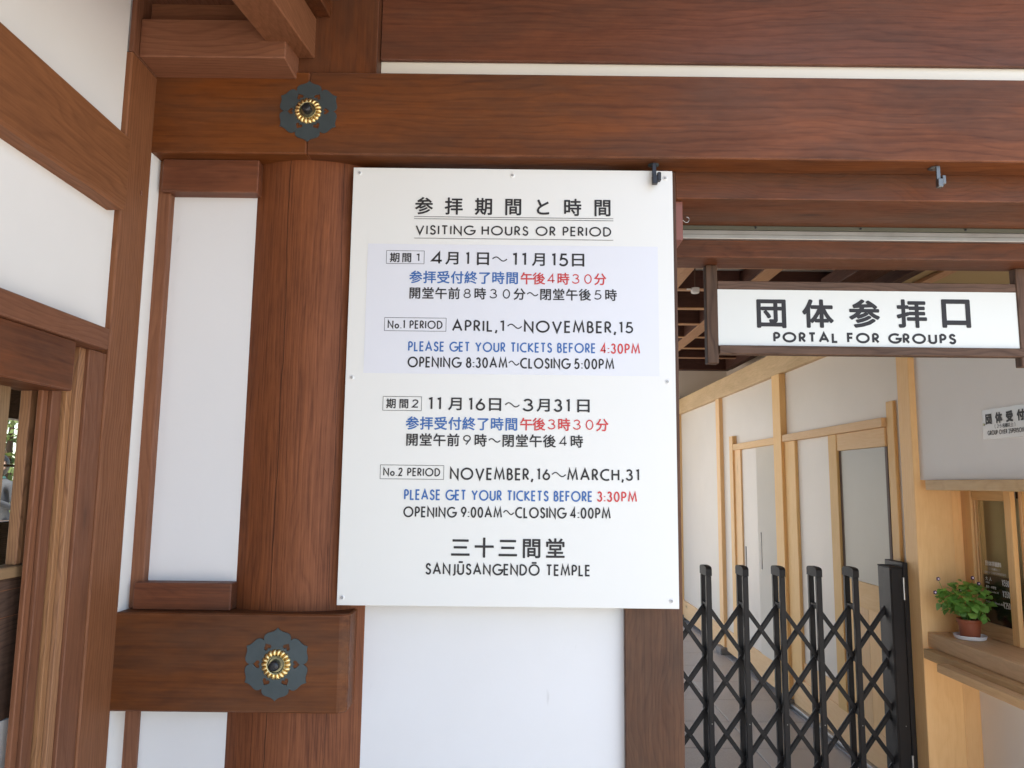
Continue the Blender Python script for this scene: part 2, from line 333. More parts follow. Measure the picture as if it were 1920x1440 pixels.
# ------------------------------------------------------------ lettering
LW = 0.13
def arc(cx, cy, rx, ry, a0, a1, n=14):
    return [(cx + rx * math.cos(R_(a0 + (a1 - a0) * i / n)), cy + ry * math.sin(R_(a0 + (a1 - a0) * i / n))) for i in range(n + 1)]
O_ = arc(.42, .5, .42, .5, 0, 360, 36)
def bowl(x, y0, y1, w): # half round bowl to the right between heights, beginning and ending at stem x=0
    r = (y1 - y0) / 2; return [(0, y1), (w - min(r, w * .6), y1)] + arc(w - min(r, w * .6), (y0 + y1) / 2, min(r, w * .6), r, 90, -90, 12)[1:] + [(0, y0)]
SA = [(.40, .80)] + arc(.215, .765, .175, .235, 15, 180, 10)[1:] + [(.05, .68), (.12, .58), (.22, .52), (.34, .45), (.41, .37)] + arc(.215, .25, .205, .25, 20, -165, 12)
GL = {
 'A': (.70, [[(0, 0), (.35, 1), (.70, 0)], [(.13, .32), (.57, .32)]]),
 'B': (.40, [[(0, 0), (0, 1)], bowl(0, .54, 1, .34), bowl(0, 0, .54, .40)]),
 'C': (.66, [arc(.48, .5, .48, .5, 62, 298, 26)]),
 'D': (.60, [[(0, 0), (0, 1)], [(0, 1), (.14, 1)] + arc(.14, .5, .46, .5, 90, -90, 22)[1:] + [(0, 0)]]),
 'E': (.36, [[(.38, 1), (0, 1), (0, 0), (.38, 0)], [(0, .53), (.36, .53)]]),
 'F': (.36, [[(.38, 1), (0, 1), (0, 0)], [(0, .53), (.35, .53)]]),
 'G': (.82, [arc(.48, .5, .48, .5, 50, 352, 30), [(.955, .45), (.955, .46), (.52, .46)]]),
 'H': (.54, [[(0, 0), (0, 1)], [(.54, 0), (.54, 1)], [(0, .53), (.54, .53)]]),
 'I': (.0, [[(0, 0), (0, 1)]]),
 'J': (.2, [[(.2, 1), (.2, .12)] + arc(.06, .06, .14, .14, 0, -110, 8)]),
 'K': (.50, [[(0, 0), (0, 1)], [(.48, 1), (.03, .52), (.53, 0)]]),
 'L': (.34, [[(0, 1), (0, 0), (.36, 0)]]),
 'M': (.80, [[(0, 0), (.13, 1), (.40, .12), (.67, 1), (.80, 0)]]),
 'N': (.62, [[(0, 0), (0, 1), (.62, 0), (.62, 1)]]),
 'O': (.96, [arc(.48, .5, .48, .5, 0, 360, 40)]),
 'P': (.38, [[(0, 0), (0, 1)], bowl(0, .44, 1, .40)]),
 'R': (.40, [[(0, 0), (0, 1)], bowl(0, .46, 1, .38), [(.14, .46), (.42, 0)]]),
 'S': (.42, [SA]),
 'T': (.48, [[(0, 1), (.48, 1)], [(.24, 1), (.24, 0)]]),
 'U': (.54, [[(0, 1), (0, .27)] + arc(.27, .27, .27, .27, 180, 360, 16) + [(.54, 1)]]),
 'V': (.66, [[(0, 1), (.33, 0), (.66, 1)]]),
 'Y': (.60, [[(0, 1), (.30, .5), (.60, 1)], [(.30, .52), (.30, 0)]]),
 'o': (.46, [arc(.23, .26, .23, .26, 0, 360, 24)]),
 '0': (.46, [arc(.23, .5, .23, .5, 0, 360, 32)]),
 '1': (.14, [[(0, .94), (.14, 1), (.14, 0)]]),
 '2': (.42, [arc(.21, .76, .20, .24, 170, -20, 14) + [(.36, .58), (0, 0), (.43, 0)]]),
 '3': (.40, [arc(.19, .77, .17, .23, 160, -90, 14), arc(.19, .27, .21, .27, 90, -165, 16)]),
 '4': (.48, [[(.36, 0), (.36, 1), (0, .26), (.50, .26)]]),
 '5': (.42, [[(.38, 1), (.10, 1), (.05, .56)] + arc(.18, .31, .23, .31, 110, -150, 18)[0:]]),
 '6': (.46, [arc(.23, .30, .23, .30, 0, 360, 26), [(.30, 1), (.03, .42)]]),
 '8': (.44, [arc(.22, .76, .17, .24, 0, 360, 22), arc(.22, .27, .22, .27, 0, 360, 26)]),
 '9': (.46, [arc(.23, .70, .23, .30, 0, 360, 26), [(.16, 0), (.43, .58)]]),
 ',': (.05, [[(.07, .09), (-.01, -.22)]]), '.': (.0, [[(0, -.03), (0, .06)]]), ':': (.0, [[(0, -.0), (0, .1)], [(0, .46), (0, .56)]]),
 ' ': (.16, []),
}
GL['Ū'] = (.54, GL['U'][1] + [[(.06, 1.22), (.48, 1.22)]]); GL['Ō'] = (.96, GL['O'][1] + [[(.24, 1.22), (.72, 1.22)]])
def ribbon(bm, pts, wd, y, closed=False):
    pts = [Vector(p) for p in pts]
    if (pts[0] - pts[-1]).length < 1e-6: closed = True; pts = pts[:-1]
    n = len(pts); L, Rr = [], []
    for i in range(n):
        a = pts[(i - 1) % n] if (closed or i > 0) else None; b = pts[(i + 1) % n] if (closed or i < n - 1) else None
        d1 = (pts[i] - a).normalized() if a is not None else (b - pts[i]).normalized()
        d2 = (b - pts[i]).normalized() if b is not None else d1
        n1 = Vector((-d1.y, d1.x)); n2 = Vector((-d2.y, d2.x)); m = (n1 + n2)
        m = n1 if m.length < 1e-5 else m.normalized(); k = 1 / max(0.38, m.dot(n1))
        L.append(bm.verts.new((pts[i].x + m.x * wd / 2 * k, y, pts[i].y + m.y * wd / 2 * k)))
        Rr.append(bm.verts.new((pts[i].x - m.x * wd / 2 * k, y, pts[i].y - m.y * wd / 2 * k)))
    for i in range(n if closed else n - 1):
        j = (i + 1) % n; bm.faces.new((L[i], Rr[i], Rr[j], L[j]))
def latin(bm, s, X0, X1, Z0, Z1, weight=LW, gap=0.17, y=0.0):
    H = Z1 - Z0; wd = H * weight
    adv, x = [], 0.0
    for ch in s: adv.append(x); x += GL[ch][0] + gap + weight
    tot = x - gap - weight; ch0 = GL[s[-1]][0]
    kx = (X1 - X0 - wd) / max(tot, 1e-3) if tot > .02 else 1.0
    for i, ch in enumerate(s):
        for q, st in enumerate(GL[ch][1]):
            pts = [(X0 + wd / 2 + (adv[i] + px) * kx, Z0 + wd / 2 + py * (H - wd)) for px, py in st]
            ribbon(bm, pts, wd, y - 0.00006 * (q + 1))
_gc = {}
def glyph(ch, off):
    if ch not in _gc:
        c = bpy.data.curves.new('t', 'FONT'); c.body = ch; c.size = 1; c.resolution_u = 3; c.fill_mode = 'FRONT'
        o = bpy.data.objects.new('t', c); COL.objects.link(o)
        dg = bpy.context.evaluated_depsgraph_get(); me = bpy.data.meshes.new_from_object(o.evaluated_get(dg))
        vs = [(v.co.x, v.co.y) for v in me.vertices]; fs = [tuple(p.vertices) for p in me.polygons]
        bpy.data.objects.remove(o); bpy.data.curves.remove(c); bpy.data.meshes.remove(me)
        xs = [v[0] for v in vs]; ys = [v[1] for v in vs]
        _gc[ch] = (vs, fs, min(xs), max(xs), min(ys), max(ys))
    return _gc[ch]
def put_glyph(bm, ch, X0, X1, Z0, Z1, off, y=0.0):
    """Flat printed character; heavier weights are built from slightly shifted layers of ink."""
    vs, fs, a, b, c, d = glyph(ch, off)
    e = off * (Z1 - Z0) / max(d - c, .3) if off else 0
    e = min(e, (X1 - X0) * .06)
    if off <= 0: sh = [(0, 0)]
    elif off < .016: sh = [(-e, -e), (e, -e), (-e, e), (e, e)]
    else: sh = [(0, 0)] + [(e * math.cos(R_(45 * k + 22)), e * math.sin(R_(45 * k + 22))) for k in range(8)] + ([(e * 1.05 * sx, e * 1.05 * sz) for sx in (-1, 1) for sz in (-1, 1)] if off > .03 else [])
    X0 += e; X1 -= e; Z0 += e * .9; Z1 -= e * .9
    for q, (ex, ez) in enumerate(sh):
        V = [bm.verts.new((X0 + (x - a) / (b - a) * (X1 - X0) + ex, y - .00004 * q, Z0 + (z - c) / (d - c) * (Z1 - Z0) + ez)) for x, z in vs]
        for f in fs:
            try: bm.faces.new([V[i] for i in f])
            except ValueError: pass
def wave(bm, X0, X1, Z0, Z1, wd, y=0.0):
    W = X1 - X0; zc = (Z0 + Z1) / 2; A = (Z1 - Z0) * 0.42
    ribbon(bm, [(X0 + W * i / 24, zc + A * math.sin(2 * math.pi * i / 24)) for i in range(25)], wd, y)
def japanese(bm, s, X0, X1, Z0, Z1, off=0.012, y=0.0):
    n = len(s); H = Z1 - Z0; size = H if n > 1 else (X1 - X0); pitch = (X1 - X0 - size) / (n - 1) if n > 1 else 0
    size = min(H * 1.06, pitch * 0.98) if n > 1 else size
    if n > 1: pitch = (X1 - X0 - size) / (n - 1)
    zc = (Z0 + Z1) / 2
    for i, ch in enumerate(s):
        x = X0 + i * pitch; cx = x + size / 2
        if ch in '0123456789':
            wk = {'1': .22}.get(ch, .62); hh = size * .41
            latin(bm, ch, cx - size * wk / 2, cx + size * wk / 2, zc - hh, zc + hh, 0.115, y=y)
        elif ch == '〜': wave(bm, x + size * .04, x + size * .96, zc - size * .16, zc + size * .16, size * .095, y)
        else:
            vs, fs, a, b, c, d = glyph(ch, off)
            k = size / 0.90; gw, gh = (b - a) * k, (d - c) * k
            if n == 1: put_glyph(bm, ch, X0, X1, Z0, Z1, off, y)
            else:
                mid = (c + d) / 2 - 0.38
                put_glyph(bm, ch, cx - gw / 2, cx + gw / 2, zc + mid * k - gh / 2, zc + mid * k + gh / 2, off, y)
def lettering(items, y, parent, mats, name='lettering', rot=None, off=0.012, wt=LW):
    for kind, s, X0, X1, Z0, Z1, c in items:
        bm = bmesh.new(); cx, cz = (X0 + X1) / 2, (Z0 + Z1) / 2
        a, b, p, q = X0 - cx, X1 - cx, Z0 - cz, Z1 - cz
        if kind == 'J': japanese(bm, s, a, b, p, q, off)
        elif kind == 'E': latin(bm, s, a, b, p, q, wt)
        elif kind == 'T': wave(bm, a, b, p, q, 0.0029)
        elif kind == 'R': ribbon(bm, [(a, 0), (b, 0)], 0.0013, 0)
        elif kind == 'B': ribbon(bm, [(a, p), (b, p), (b, q), (a, q), (a, p)], 0.0011, 0)
        bmesh.ops.recalc_face_normals(bm, faces=bm.faces)
        nm = {'R': 'rule_line', 'B': 'box_outline'}.get(kind, name)
        o = link(nm, bm_mesh(bm, nm), mats[c], parent, (cx, y, cz) if rot is None else rot(cx, cz))
        if rot is not None: o.rotation_euler = (0, 0, R_(-90))

# ------------------------------------------------------------ ground and sheet surfaces (structure)
def sheet(name, x0, x1, y0, y1, z, mat):
    bm = bmesh.new(); vs = [bm.verts.new((x, y, z)) for x, y in ((x0, y0), (x1, y0), (x1, y1), (x0, y1))]; bm.faces.new(vs)
    o = link(name, bm_mesh(bm, name), mat); o['kind'] = 'structure'; return o
ground = sheet('ground', -150, 150, -150, 150, -0.02, GRAVEL)
hall_floor = sheet('hall_floor', -0.9, 2.6, 2.0, 9.3, -0.012, STONE)
hall_floor['kind'] = 'structure'
# individual granite tiles over the part of the hall floor in view
tx0, ty0, ts = 1.415, 4.65, 0.5
tm = {}
def tile_mesh(w, d):
    k = (round(w, 3), round(d, 3))
    if k not in tm:
        bm = bmesh.new(); add_box(bm, -w / 2, w / 2, -d / 2, d / 2, -0.012, 0.0)
        bmesh.ops.bevel(bm, geom=[e for e in bm.edges if all(v.co.z > -0.001 for v in e.verts)], offset=0.002, segments=1, affect='EDGES')
        tm[k] = bm_mesh(bm, 'tile'); tm[k].materials.append(TILE)
    return tm[k]
for i in range(-4, 2):
    for j in range(-5, 9):
        a, b = tx0 + i * 0.5 + 0.0025, min(tx0 + (i + 1) * 0.5 - 0.0025, 2.42); c, d = ty0 + j * 0.505 + 0.0025, ty0 + (j + 1) * 0.505 - 0.0025
        if b - a < 0.05: continue
        link('floor_tile', tile_mesh(b - a, d - c), None, hall_floor, ((a + b) / 2, (c + d) / 2, random.uniform(-0.0006, 0.0006)))

# ------------------------------------------------------------ the porch wall
D = 1.945
wall = thing('porch_wall', 'timber framed white plaster temple wall with red-brown beams behind the notice board', 'wall', (-0.2, 2.1, 0))
CX, CY, CR = -0.558, 2.245, 0.26
def column(z0, z1, label=None):
    bm = bmesh.new(); seg = 72; rings = []
    for z in (z0, z1):
        rings.append([bm.verts.new((CR * math.cos(2 * math.pi * k / seg), CR * math.sin(2 * math.pi * k / seg), z - (z0 + z1) / 2)) for k in range(seg)])
    for k in range(seg): bm.faces.new((rings[0][k], rings[0][(k + 1) % seg], rings[1][(k + 1) % seg], rings[1][k]))
    bm.faces.new(rings[1]); bm.faces.new(rings[0][::-1])
    return link('round_column', bm_mesh(bm, 'round_column', 30), COLW, wall, (CX, CY, (z0 + z1) / 2), label)
column(0, 2.40, 'thick round column with long drying cracks')
XL = -0.963
box('tie_beam', XL - .03, -0.552, D, 2.04, 2.3585, 2.589, RED, wall, 0.003, 'short left length of the tie beam, darker')
box('tie_beam', -0.5512, 2.7, D, 2.0385, 2.358, 2.5895, RED, wall, 0.003)
blk = prism_obj('lower_beam', [(XL - .03, D), (-0.4125, D), (-0.393, D + 0.014), (-0.393, 2.05), (XL - .03, 2.05)], 'Z', 0.941, 1.1735, RED['X'], wall, 0.0035)
# the upper beam, its plaster slot and the wide board at its left
box('upper_beam', -0.3745, 2.7, 2.0, 2.0135, 2.6585, 3.06, RED, wall, 0.002)
box('upper_beam_core', -0.372, 2.7, 2.016, 2.10, 2.64, 3.06, RED, wall, 0)
box('plaster_strip', -0.3745, 2.7, 2.0145, 2.0158, 2.585, 2.664, STRIPW, wall, 0)
box('corner_board', -0.62, -0.376, 1.957, 2.06, 2.5895, 3.06, RED, wall, 0.002, axis='Z')
box('corner_board', XL, -0.621, 1.962, 2.06, 2.5895, 3.06, RED, wall, 0.002, axis='Z')
# left bay
box('side_frame', XL - .02, -0.931, 2.003, 2.045, 1.1745, 2.3585, BRN, wall, 0.002)
box('top_frame', -0.9495, -0.690, 1.986, 2.05, 2.2665, 2.3575, RED, wall, 0.002)
box('bottom_frame', -0.9455, -0.700, 1.984, 2.05, 1.1745, 1.2405, REDB, wall, 0.002)
box('plaster_panel', -0.95, -0.55, 2.030, 2.07, 1.20, 2.30, PANELW, wall, 0)
box('plaster_panel', XL - .04, -0.55, 2.034, 2.06, 0.0, 0.96, PANELW, wall, 0)
box('thin_batten', -0.985, -0.927, 2.026, 2.0335, 0.0, 0.955, BRN, wall, 0.001)
# below the notice board
box('plaster_panel', -0.40, 0.31, 2.06, 2.09, 0.0, 2.35, PANELW, wall, 0, 'lower white plaster panel under the notice board')
box('square_post', 0.297, 0.446, 2.036, 2.30, 0.0, 2.357, WPOST, wall, 0.002)
# lintels over the opening
box('door_lintel', 0.4468, 2.7, 2.041, 2.262, 2.284, 2.42, REDB, wall, 0.002)
box('inner_lintel', 0.4468, 2.7, 2.281, 2.402, 2.190, 2.42, REDB, wall, 0.003)
box('lintel_block', 0.4475, 0.4695, 2.062, 2.30, 2.172, 2.2835, RDBX, wall, 0.001)
rail = box('door_rail', 0.4475, 2.6, 2.2635, 2.2805, 2.2435, 2.2705, ALU, wall, 0.0015)
box('rail_flange', 0.4475, 2.6, 2.2625, 2.2808, 2.2712, 2.2836, OLVM, wall, 0.0)
box('rail_groove', 0.4475, 2.6, 2.2622, 2.2634, 2.2558, 2.2566, OLVM, wall, 0.0)
for x in (0.7365, 1.056, 1.376): link('rail_screw', lathe([(0.0035, 0), (0.0035, .002), (0.002, .0035), (0, .0035)], 12, 'Y'), KNOB, wall, (x, 2.2622, 2.2785))
# wood between opening frames on the far right (outside the picture, closes the wall)
box('square_post', 2.4, 2.7, 2.036, 2.45, 0.0, 2.19, RED, wall, 0.002)

# ---- nail covers: six petalled plate, gilt rosette, collar and knob
def plate_mesh():
    c = bpy.data.curves.new('p', 'CURVE'); c.dimensions = '2D'; c.fill_mode = 'BOTH'; c.extrude = 0.0012; c.bevel_depth = 0.0004
    prof = [(0, .0855), (3, .0812), (7, .0782), (12, .0772), (18, .0772), (23, .0757), (26.5, .0722), (29, .067), (30, .063)]
    pts = []
    for k in range(6):
        for a, r in [(-a, r) for a, r in prof[::-1]][:-1] + prof[:-1]:
            t = R_(90 + 60 * k + a * -1); pts.append((r * math.cos(R_(90 - 60 * k - a)), r * math.sin(R_(90 - 60 * k - a))))
    def spl(ps):
        s = c.splines.new('POLY'); s.points.add(len(ps) - 1)
        for q, p in zip(s.points, ps): q.co = (p[0], p[1], 0, 1)
        s.use_cyclic_u = True
    spl(pts)
    for k in range(6):
        th = R_(60 * k); h = []
        for i in range(20):
            t = 2 * math.pi * i / 20
            hx = 16 * math.sin(t) ** 3; hy = 13 * math.cos(t) - 5 * math.cos(2 * t) - 2 * math.cos(3 * t) - math.cos(4 * t)
            s = 0.00062; u, v = -hy * s + 0.0475, hx * s     # the point faces outwards
            h.append((u * math.cos(th) - v * math.sin(th), u * math.sin(th) + v * math.cos(th)))
        spl(h)
    o = bpy.data.objects.new('p', c); COL.objects.link(o); dg = bpy.context.evaluated_depsgraph_get()
    me = bpy.data.meshes.new_from_object(o.evaluated_get(dg)); bpy.data.objects.remove(o); bpy.data.curves.remove(c)
    for v in me.vertices: v.co = Vector((v.co.x, -v.co.z, v.co.y))
    me.flip_normals() if hasattr(me, 'flip_normals') else None
    me.materials.clear(); me.materials.append(IRON); return me
pm = plate_mesh()
def rosette_mesh():
    bm = bmesh.new(); n = 18
    for k in range(n):
        th = 2 * math.pi * k / n; rows = []
        for r, w_, h in ((.0195, .0033, .001), (.0205, .0036, .0055), (.025, .0044, .0068), (.030, .0052, .0065), (.0335, .0054, .005), (.0355, .0040, .0025), (.036, .0020, .0)):
            row = []
            for q in range(7):
                a = math.pi * q / 6; lx = r; ly = w_ * math.cos(a); lz = h * math.sin(a)
                row.append(bm.verts.new((lx * math.cos(th) - ly * math.sin(th), -lz, lx * math.sin(th) + ly * math.cos(th))))
            rows.append(row)
        for a, b in zip(rows, rows[1:]):
            for q in range(6): bm.faces.new((a[q], a[q + 1], b[q + 1], b[q]))
    bmesh.ops.recalc_face_normals(bm, faces=bm.faces); return bm_mesh(bm, 'rosette', 60)
rm = rosette_mesh(); rm.materials.append(GOLD)
cm_ = lathe([(0.0225, 0), (0.0225, .007), (0.0215, .0085), (0.0195, .008), (0.0175, .0035), (0.0, .003)], 32, 'Y'); cm_.materials.append(BRASS)
km = lathe([(0.0125, .002), (0.0125, .019), (0.0118, .0215), (0.0098, .0235), (0.006, .0245), (0, .0248)], 28, 'Y'); km.materials.append(KNOB)
for x, z, lb in ((-0.5515, 2.4765, 'upper nail cover, on the tie beam'), (-0.5655, 1.0555, 'lower nail cover, on the short lower beam')):
    pl = link('nail_cover', pm, None, wall, (x, D - 0.0018, z), lb)
    link('gilt_rosette', rm, None, pl, (x, D - 0.0035, z)); link('brass_collar', cm_, None, pl, (x, D - 0.0036, z)); link('knob', km, None, pl, (x, D - 0.004, z))

# ------------------------------------------------------------ left building
lb = thing('side_building', 'reddish timber and white plaster side building on the left with a barred window', 'building', (-1.3, 1.2, 0))
PX = -0.9775
def lbx(*a, **k): return box(*a, **k)
box('corner_post', -1.08, XL, 1.814, D + .0045, 0.0, 2.5665, BRN, lb, 0.003, 'tall corner post with a small wooden plug')
box('wood_plug', XL - .003, XL + .004, 1.902, 1.910, 2.223, 2.236, BRN, lb, 0.001)
box('plaster_return', -1.02, XL - .0005, D + .005, 2.075, 0.0, 2.5, WHITE, lb, 0)
box('plaster_wall', -1.08, PX, 0.0, 1.8135, 1.83, 3.0, WHITE, lb, 0, 'upper white plaster of the side wall')
box('plaster_wall', -1.08, PX, -3.0, -0.0005, 0.0, 3.0, WHITE, lb, 0)
box('wall_beam', -1.06, -0.933, -3.0, 1.785, 2.138, 2.3215, REDB and BRN, lb, 0.006, 'upper horizontal beam of the side wall')
box('wall_beam', -1.06, -0.933, -3.0, 1.752, 1.7935, 1.8425, BRN, lb, 0.002, 'narrow beam over the window')
box('window_header', -1.06, -0.9435, -3.0, 1.641, 1.684, 1.7932, RED, lb, 0.003)
# window jamb built of stepped strips
box('jamb', -1.03, -0.968, 1.7385, 1.8138, 0.0, 1.7932, BRN, lb, 0.0015)
box('jamb_strip', -1.012, -0.9755, 1.7135, 1.7375, 0.0, 1.7932, BRNL, lb, 0.0015)
box('jamb_strip', -1.012, -0.984, 1.6915, 1.7105, 0.0, 1.7932, BRNL, lb, 0.0015)
box('jamb_strip', -1.012, -0.992, 1.6525, 1.6865, 0.0, 1.7932, BRN, lb, 0.0015)
box('jamb_strip', -1.010, -0.999, 1.6285, 1.6495, 0.0, 1.7932, BRN, lb, 0.0015)
box('jamb_back', -1.0225, -1.0125, 1.667, 1.82, 0.0, 1.80, DRK, lb, 0)
for k in range(5):
    y = 1.6575 - .1 * k
    box('window_bar', -1.054, -1.031, y - .0175, y + .0175, 1.318, 1.7932, TAN if k % 2 else BRNL, lb, 0.002)
box('window_sill', -1.07, -1.0235, -0.1, 1.8135, 1.294, 1.317, TAN, lb, 0.002, axis='Y')
box('lower_board', -1.075, -1.038, -0.1, 1.8135, 1.005, 1.293, DRK, lb, 0.001, 'dark wooden board below the window', axis='Y')
for z in (1.213, 1.268): box('board_groove', -1.0378, -1.0366, -0.1, 1.8135, z, z + .0012, BRN, lb, 0)
box('plaster_wall', -1.075, -1.035, -0.1, 1.8135, 0.0, 1.0045, WHITE, lb, 0, 'low white plaster strip under the window')
box('window_pane', -1.0865, -1.0835, -0.1, 1.8135, 1.29, 1.80, GLASS, lb, 0)
# room with an added far window; the glass reflection becomes a through-view
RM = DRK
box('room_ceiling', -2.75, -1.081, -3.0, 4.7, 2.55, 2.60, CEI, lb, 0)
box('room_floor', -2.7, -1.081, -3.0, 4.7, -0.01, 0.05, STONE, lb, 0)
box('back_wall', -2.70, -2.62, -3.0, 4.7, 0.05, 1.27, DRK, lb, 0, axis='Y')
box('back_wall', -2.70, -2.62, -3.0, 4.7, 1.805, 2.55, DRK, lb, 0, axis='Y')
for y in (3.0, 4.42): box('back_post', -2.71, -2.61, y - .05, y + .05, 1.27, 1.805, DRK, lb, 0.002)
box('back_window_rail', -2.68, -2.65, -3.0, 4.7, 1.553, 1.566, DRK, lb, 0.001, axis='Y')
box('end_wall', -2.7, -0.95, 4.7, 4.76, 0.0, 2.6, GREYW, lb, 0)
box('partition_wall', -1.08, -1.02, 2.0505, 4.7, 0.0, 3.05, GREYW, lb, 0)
box('partition_wall', -1.1, -0.97, 1.947, 2.05, 2.5, 3.05, WHITE, lb, 0)
# projecting bracket block, board above, rafter with its neighbour and a strip of gutter
box('bracket_block', -0.962, -0.588, 1.841, D + .015, 2.5685, 2.672, BRN, lb, 0.0025, axis='X')
box('bracket_block_end', -0.975, -0.9625, 1.815, D, 2.5675, 2.80, BRN, lb, 0.001)
box('eave_board', -0.961, -0.60, 1.885, 1.958, 2.673, 3.06, BRN, lb, 0.002, axis='X')
sl = (2.6326 - 2.567) / (1.9461 - 1.601)
def rafter(x0, x1, z_at, h, y0, y1, mat, nm='rafter'):
    ym, L = (y0 + y1) / 2, (y1 - y0)
    me = prism([(y0, z_at - sl * (1.9461 - y0)), (y1, z_at - sl * (1.9461 - y1)), (y1, z_at + h - sl * (1.9461 - y1)), (y0, z_at + h - sl * (1.9461 - y0))], 'X', x0, x1)
    c = sum((v.co for v in me.vertices), Vector()) / 8
    for v in me.vertices: v.co -= c
    bm = bmesh.new(); bm.from_mesh(me); bmesh.ops.bevel(bm, geom=bm.edges[:], offset=.002, segments=1, affect='EDGES'); bm.to_mesh(me); bm.free()
    return link(nm, me, mat['Y'], lb, c)
rafter(-0.64, -0.5445, 2.6326, 0.115, 0.9, 1.9565, BRN)
rafter(-0.66, -0.505, 2.752, 0.03, 0.9, 1.9565, REDB, 'eave_plank')
prism_obj('added_shade_soffit', [(0.3, 2.752 - sl * 1.6461), (1.957, 2.752 + sl * .0109), (1.957, 2.78 + sl * .0109), (0.3, 2.78 - sl * 1.6461)], 'X', -0.974, -0.6605, BRN['Y'], lb, 0.001)  # unseen board added to darken the left end of the tie beam
rafter(-0.495, -0.472, 2.775, 0.02, 0.9, 1.90, DRK, 'gutter_strip')

# ------------------------------------------------------------ porch roof and hall shell
roof = thing('porch_roof', 'unseen porch eave of dark boards over the front wall, its depth shaped to set the daylight', 'roof', (0.5, 1.5, 0))
prism_obj('eave_soffit', [(2.3, 3.44), (2.3, 3.34), (-1.3, 2.84), (-1.3, 2.94)], 'X', -0.9, 0.60, RED['X'], roof, 0)  # out of view; eave stretched outwards to dim the front wall
prism_obj('eave_soffit', [(2.3, 3.44), (2.3, 3.34), (-1.3, 2.84), (-1.3, 2.94)], 'X', -4.2, -0.905, BRN['X'], roof, 0)
prism_obj('roof_tiles', [(2.3, 3.50), (2.3, 3.445), (-1.33, 2.945), (-1.33, 3.0)], 'X', -4.25, 0.60, ROOFT, roof, 0)
prism_obj('eave_soffit', [(2.3, 3.44), (2.3, 3.34), (1.40, 3.19), (1.40, 3.29)], 'X', 0.601, 5.2, RED['X'], roof, 0)  # eave cut short here so sun reaches the floor of the opening
prism_obj('roof_tiles', [(2.3, 3.50), (2.3, 3.445), (1.38, 3.295), (1.38, 3.35)], 'X', 0.601, 5.25, ROOFT, roof, 0)
for i in range(2):
    x = -0.55 + i * 0.62
    prism_obj('eave_rafter', [(2.0, 3.30), (2.0, 3.225), (-1.25, 2.78), (-1.25, 2.85)], 'X', x, x + .07, RED['Y'], roof, 0.002)
box('wall_plate', -0.9, 5.2, 2.02, 2.3, 3.062, 3.338, RED, roof, 0.0)
prism_obj('hall_roof', [(9.3, 3.50), (9.3, 3.44), (2.302, 3.44), (2.302, 3.50)], 'X', -1.1, 5.25, ROOFT, roof, 0)

hall = thing('hall', 'dim entrance hall with a dark beamed ceiling behind the folding gate', 'hall', (0.8, 6, 0))
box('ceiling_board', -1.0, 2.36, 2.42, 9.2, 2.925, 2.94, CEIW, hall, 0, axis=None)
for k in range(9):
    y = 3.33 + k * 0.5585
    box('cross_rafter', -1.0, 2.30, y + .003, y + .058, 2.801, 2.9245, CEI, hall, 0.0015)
    box('lit_rafter_underside', -1.0, 2.30, y, y + .061, 2.7935, 2.8005, RAF, hall, 0.001)  # pale strip painted as the lit underside of the rafter
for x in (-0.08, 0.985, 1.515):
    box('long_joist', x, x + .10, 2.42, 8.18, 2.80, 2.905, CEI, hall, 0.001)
    box('lit_joist_underside', x - .002, x + .102, 2.42, 8.18, 2.784, 2.7932, RAF, hall, 0.001)  # pale strip painted as the lit underside of the joist
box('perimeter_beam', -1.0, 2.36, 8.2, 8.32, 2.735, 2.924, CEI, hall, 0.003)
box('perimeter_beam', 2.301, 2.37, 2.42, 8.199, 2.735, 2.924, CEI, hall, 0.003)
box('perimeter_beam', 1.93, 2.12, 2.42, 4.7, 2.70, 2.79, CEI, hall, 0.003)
box('end_wall', 1.55, 2.75, 9.09, 9.2, 0.0, 3.3, GREYW, hall, 0)
box('end_wall', -1.0, 1.5495, 9.09, 9.2, 2.5, 3.3, GREYW, hall, 0)
box('upper_side_wall', 2.56, 2.68, 5.31, 9.09, 0.0, 3.3, GREYW, hall, 0)
box('upper_side_wall', 4.2, 4.3, 2.42, 9.09, 0.0, 3.3, GREYW, hall, 0)
box('upper_side_wall', 2.681, 4.2, 5.31, 5.4, 0.0, 3.3, GREYW, hall, 0)
box('side_ceiling', 2.371, 4.2, 2.42, 5.3, 2.83, 2.85, TANP, hall, 0)
box('side_ceiling', 2.371, 2.56, 5.3, 9.09, 2.93, 2.95, CEIW, hall, 0)
box('ceiling_batten', 2.62, 2.70, 2.42, 5.3, 2.805, 2.829, RAF, hall, 0.001)

for y in (4.85, 8.9): box('open_side_post', -0.98, -0.86, y - .06, y + .06, 0.0, 2.924, RED, hall, 0.003)
box('end_wall_post', 1.975, 2.05, 9.02, 9.089, 0.0, 2.30, HIN, hall, 0.002)
dl = thing('ceiling_light', 'small white round downlight on the dark ceiling left of the hanging sign', 'ceiling light', (1.152, 4.75, 2.70))
link('light_housing', lathe([(0, .034), (0.027, .034), (0.027, .010), (0.024, .003), (0.018, 0), (0, 0)], 24), WSHR, dl, (1.152, 4.75, 2.70))
box('light_bracket', 1.098, 1.122, 4.74, 4.752, 2.722, 2.73, WSHR, dl, 0.001)
box('light_stem', 1.148, 1.156, 4.746, 4.754, 2.734, 2.925, DRK, dl, 0.001)

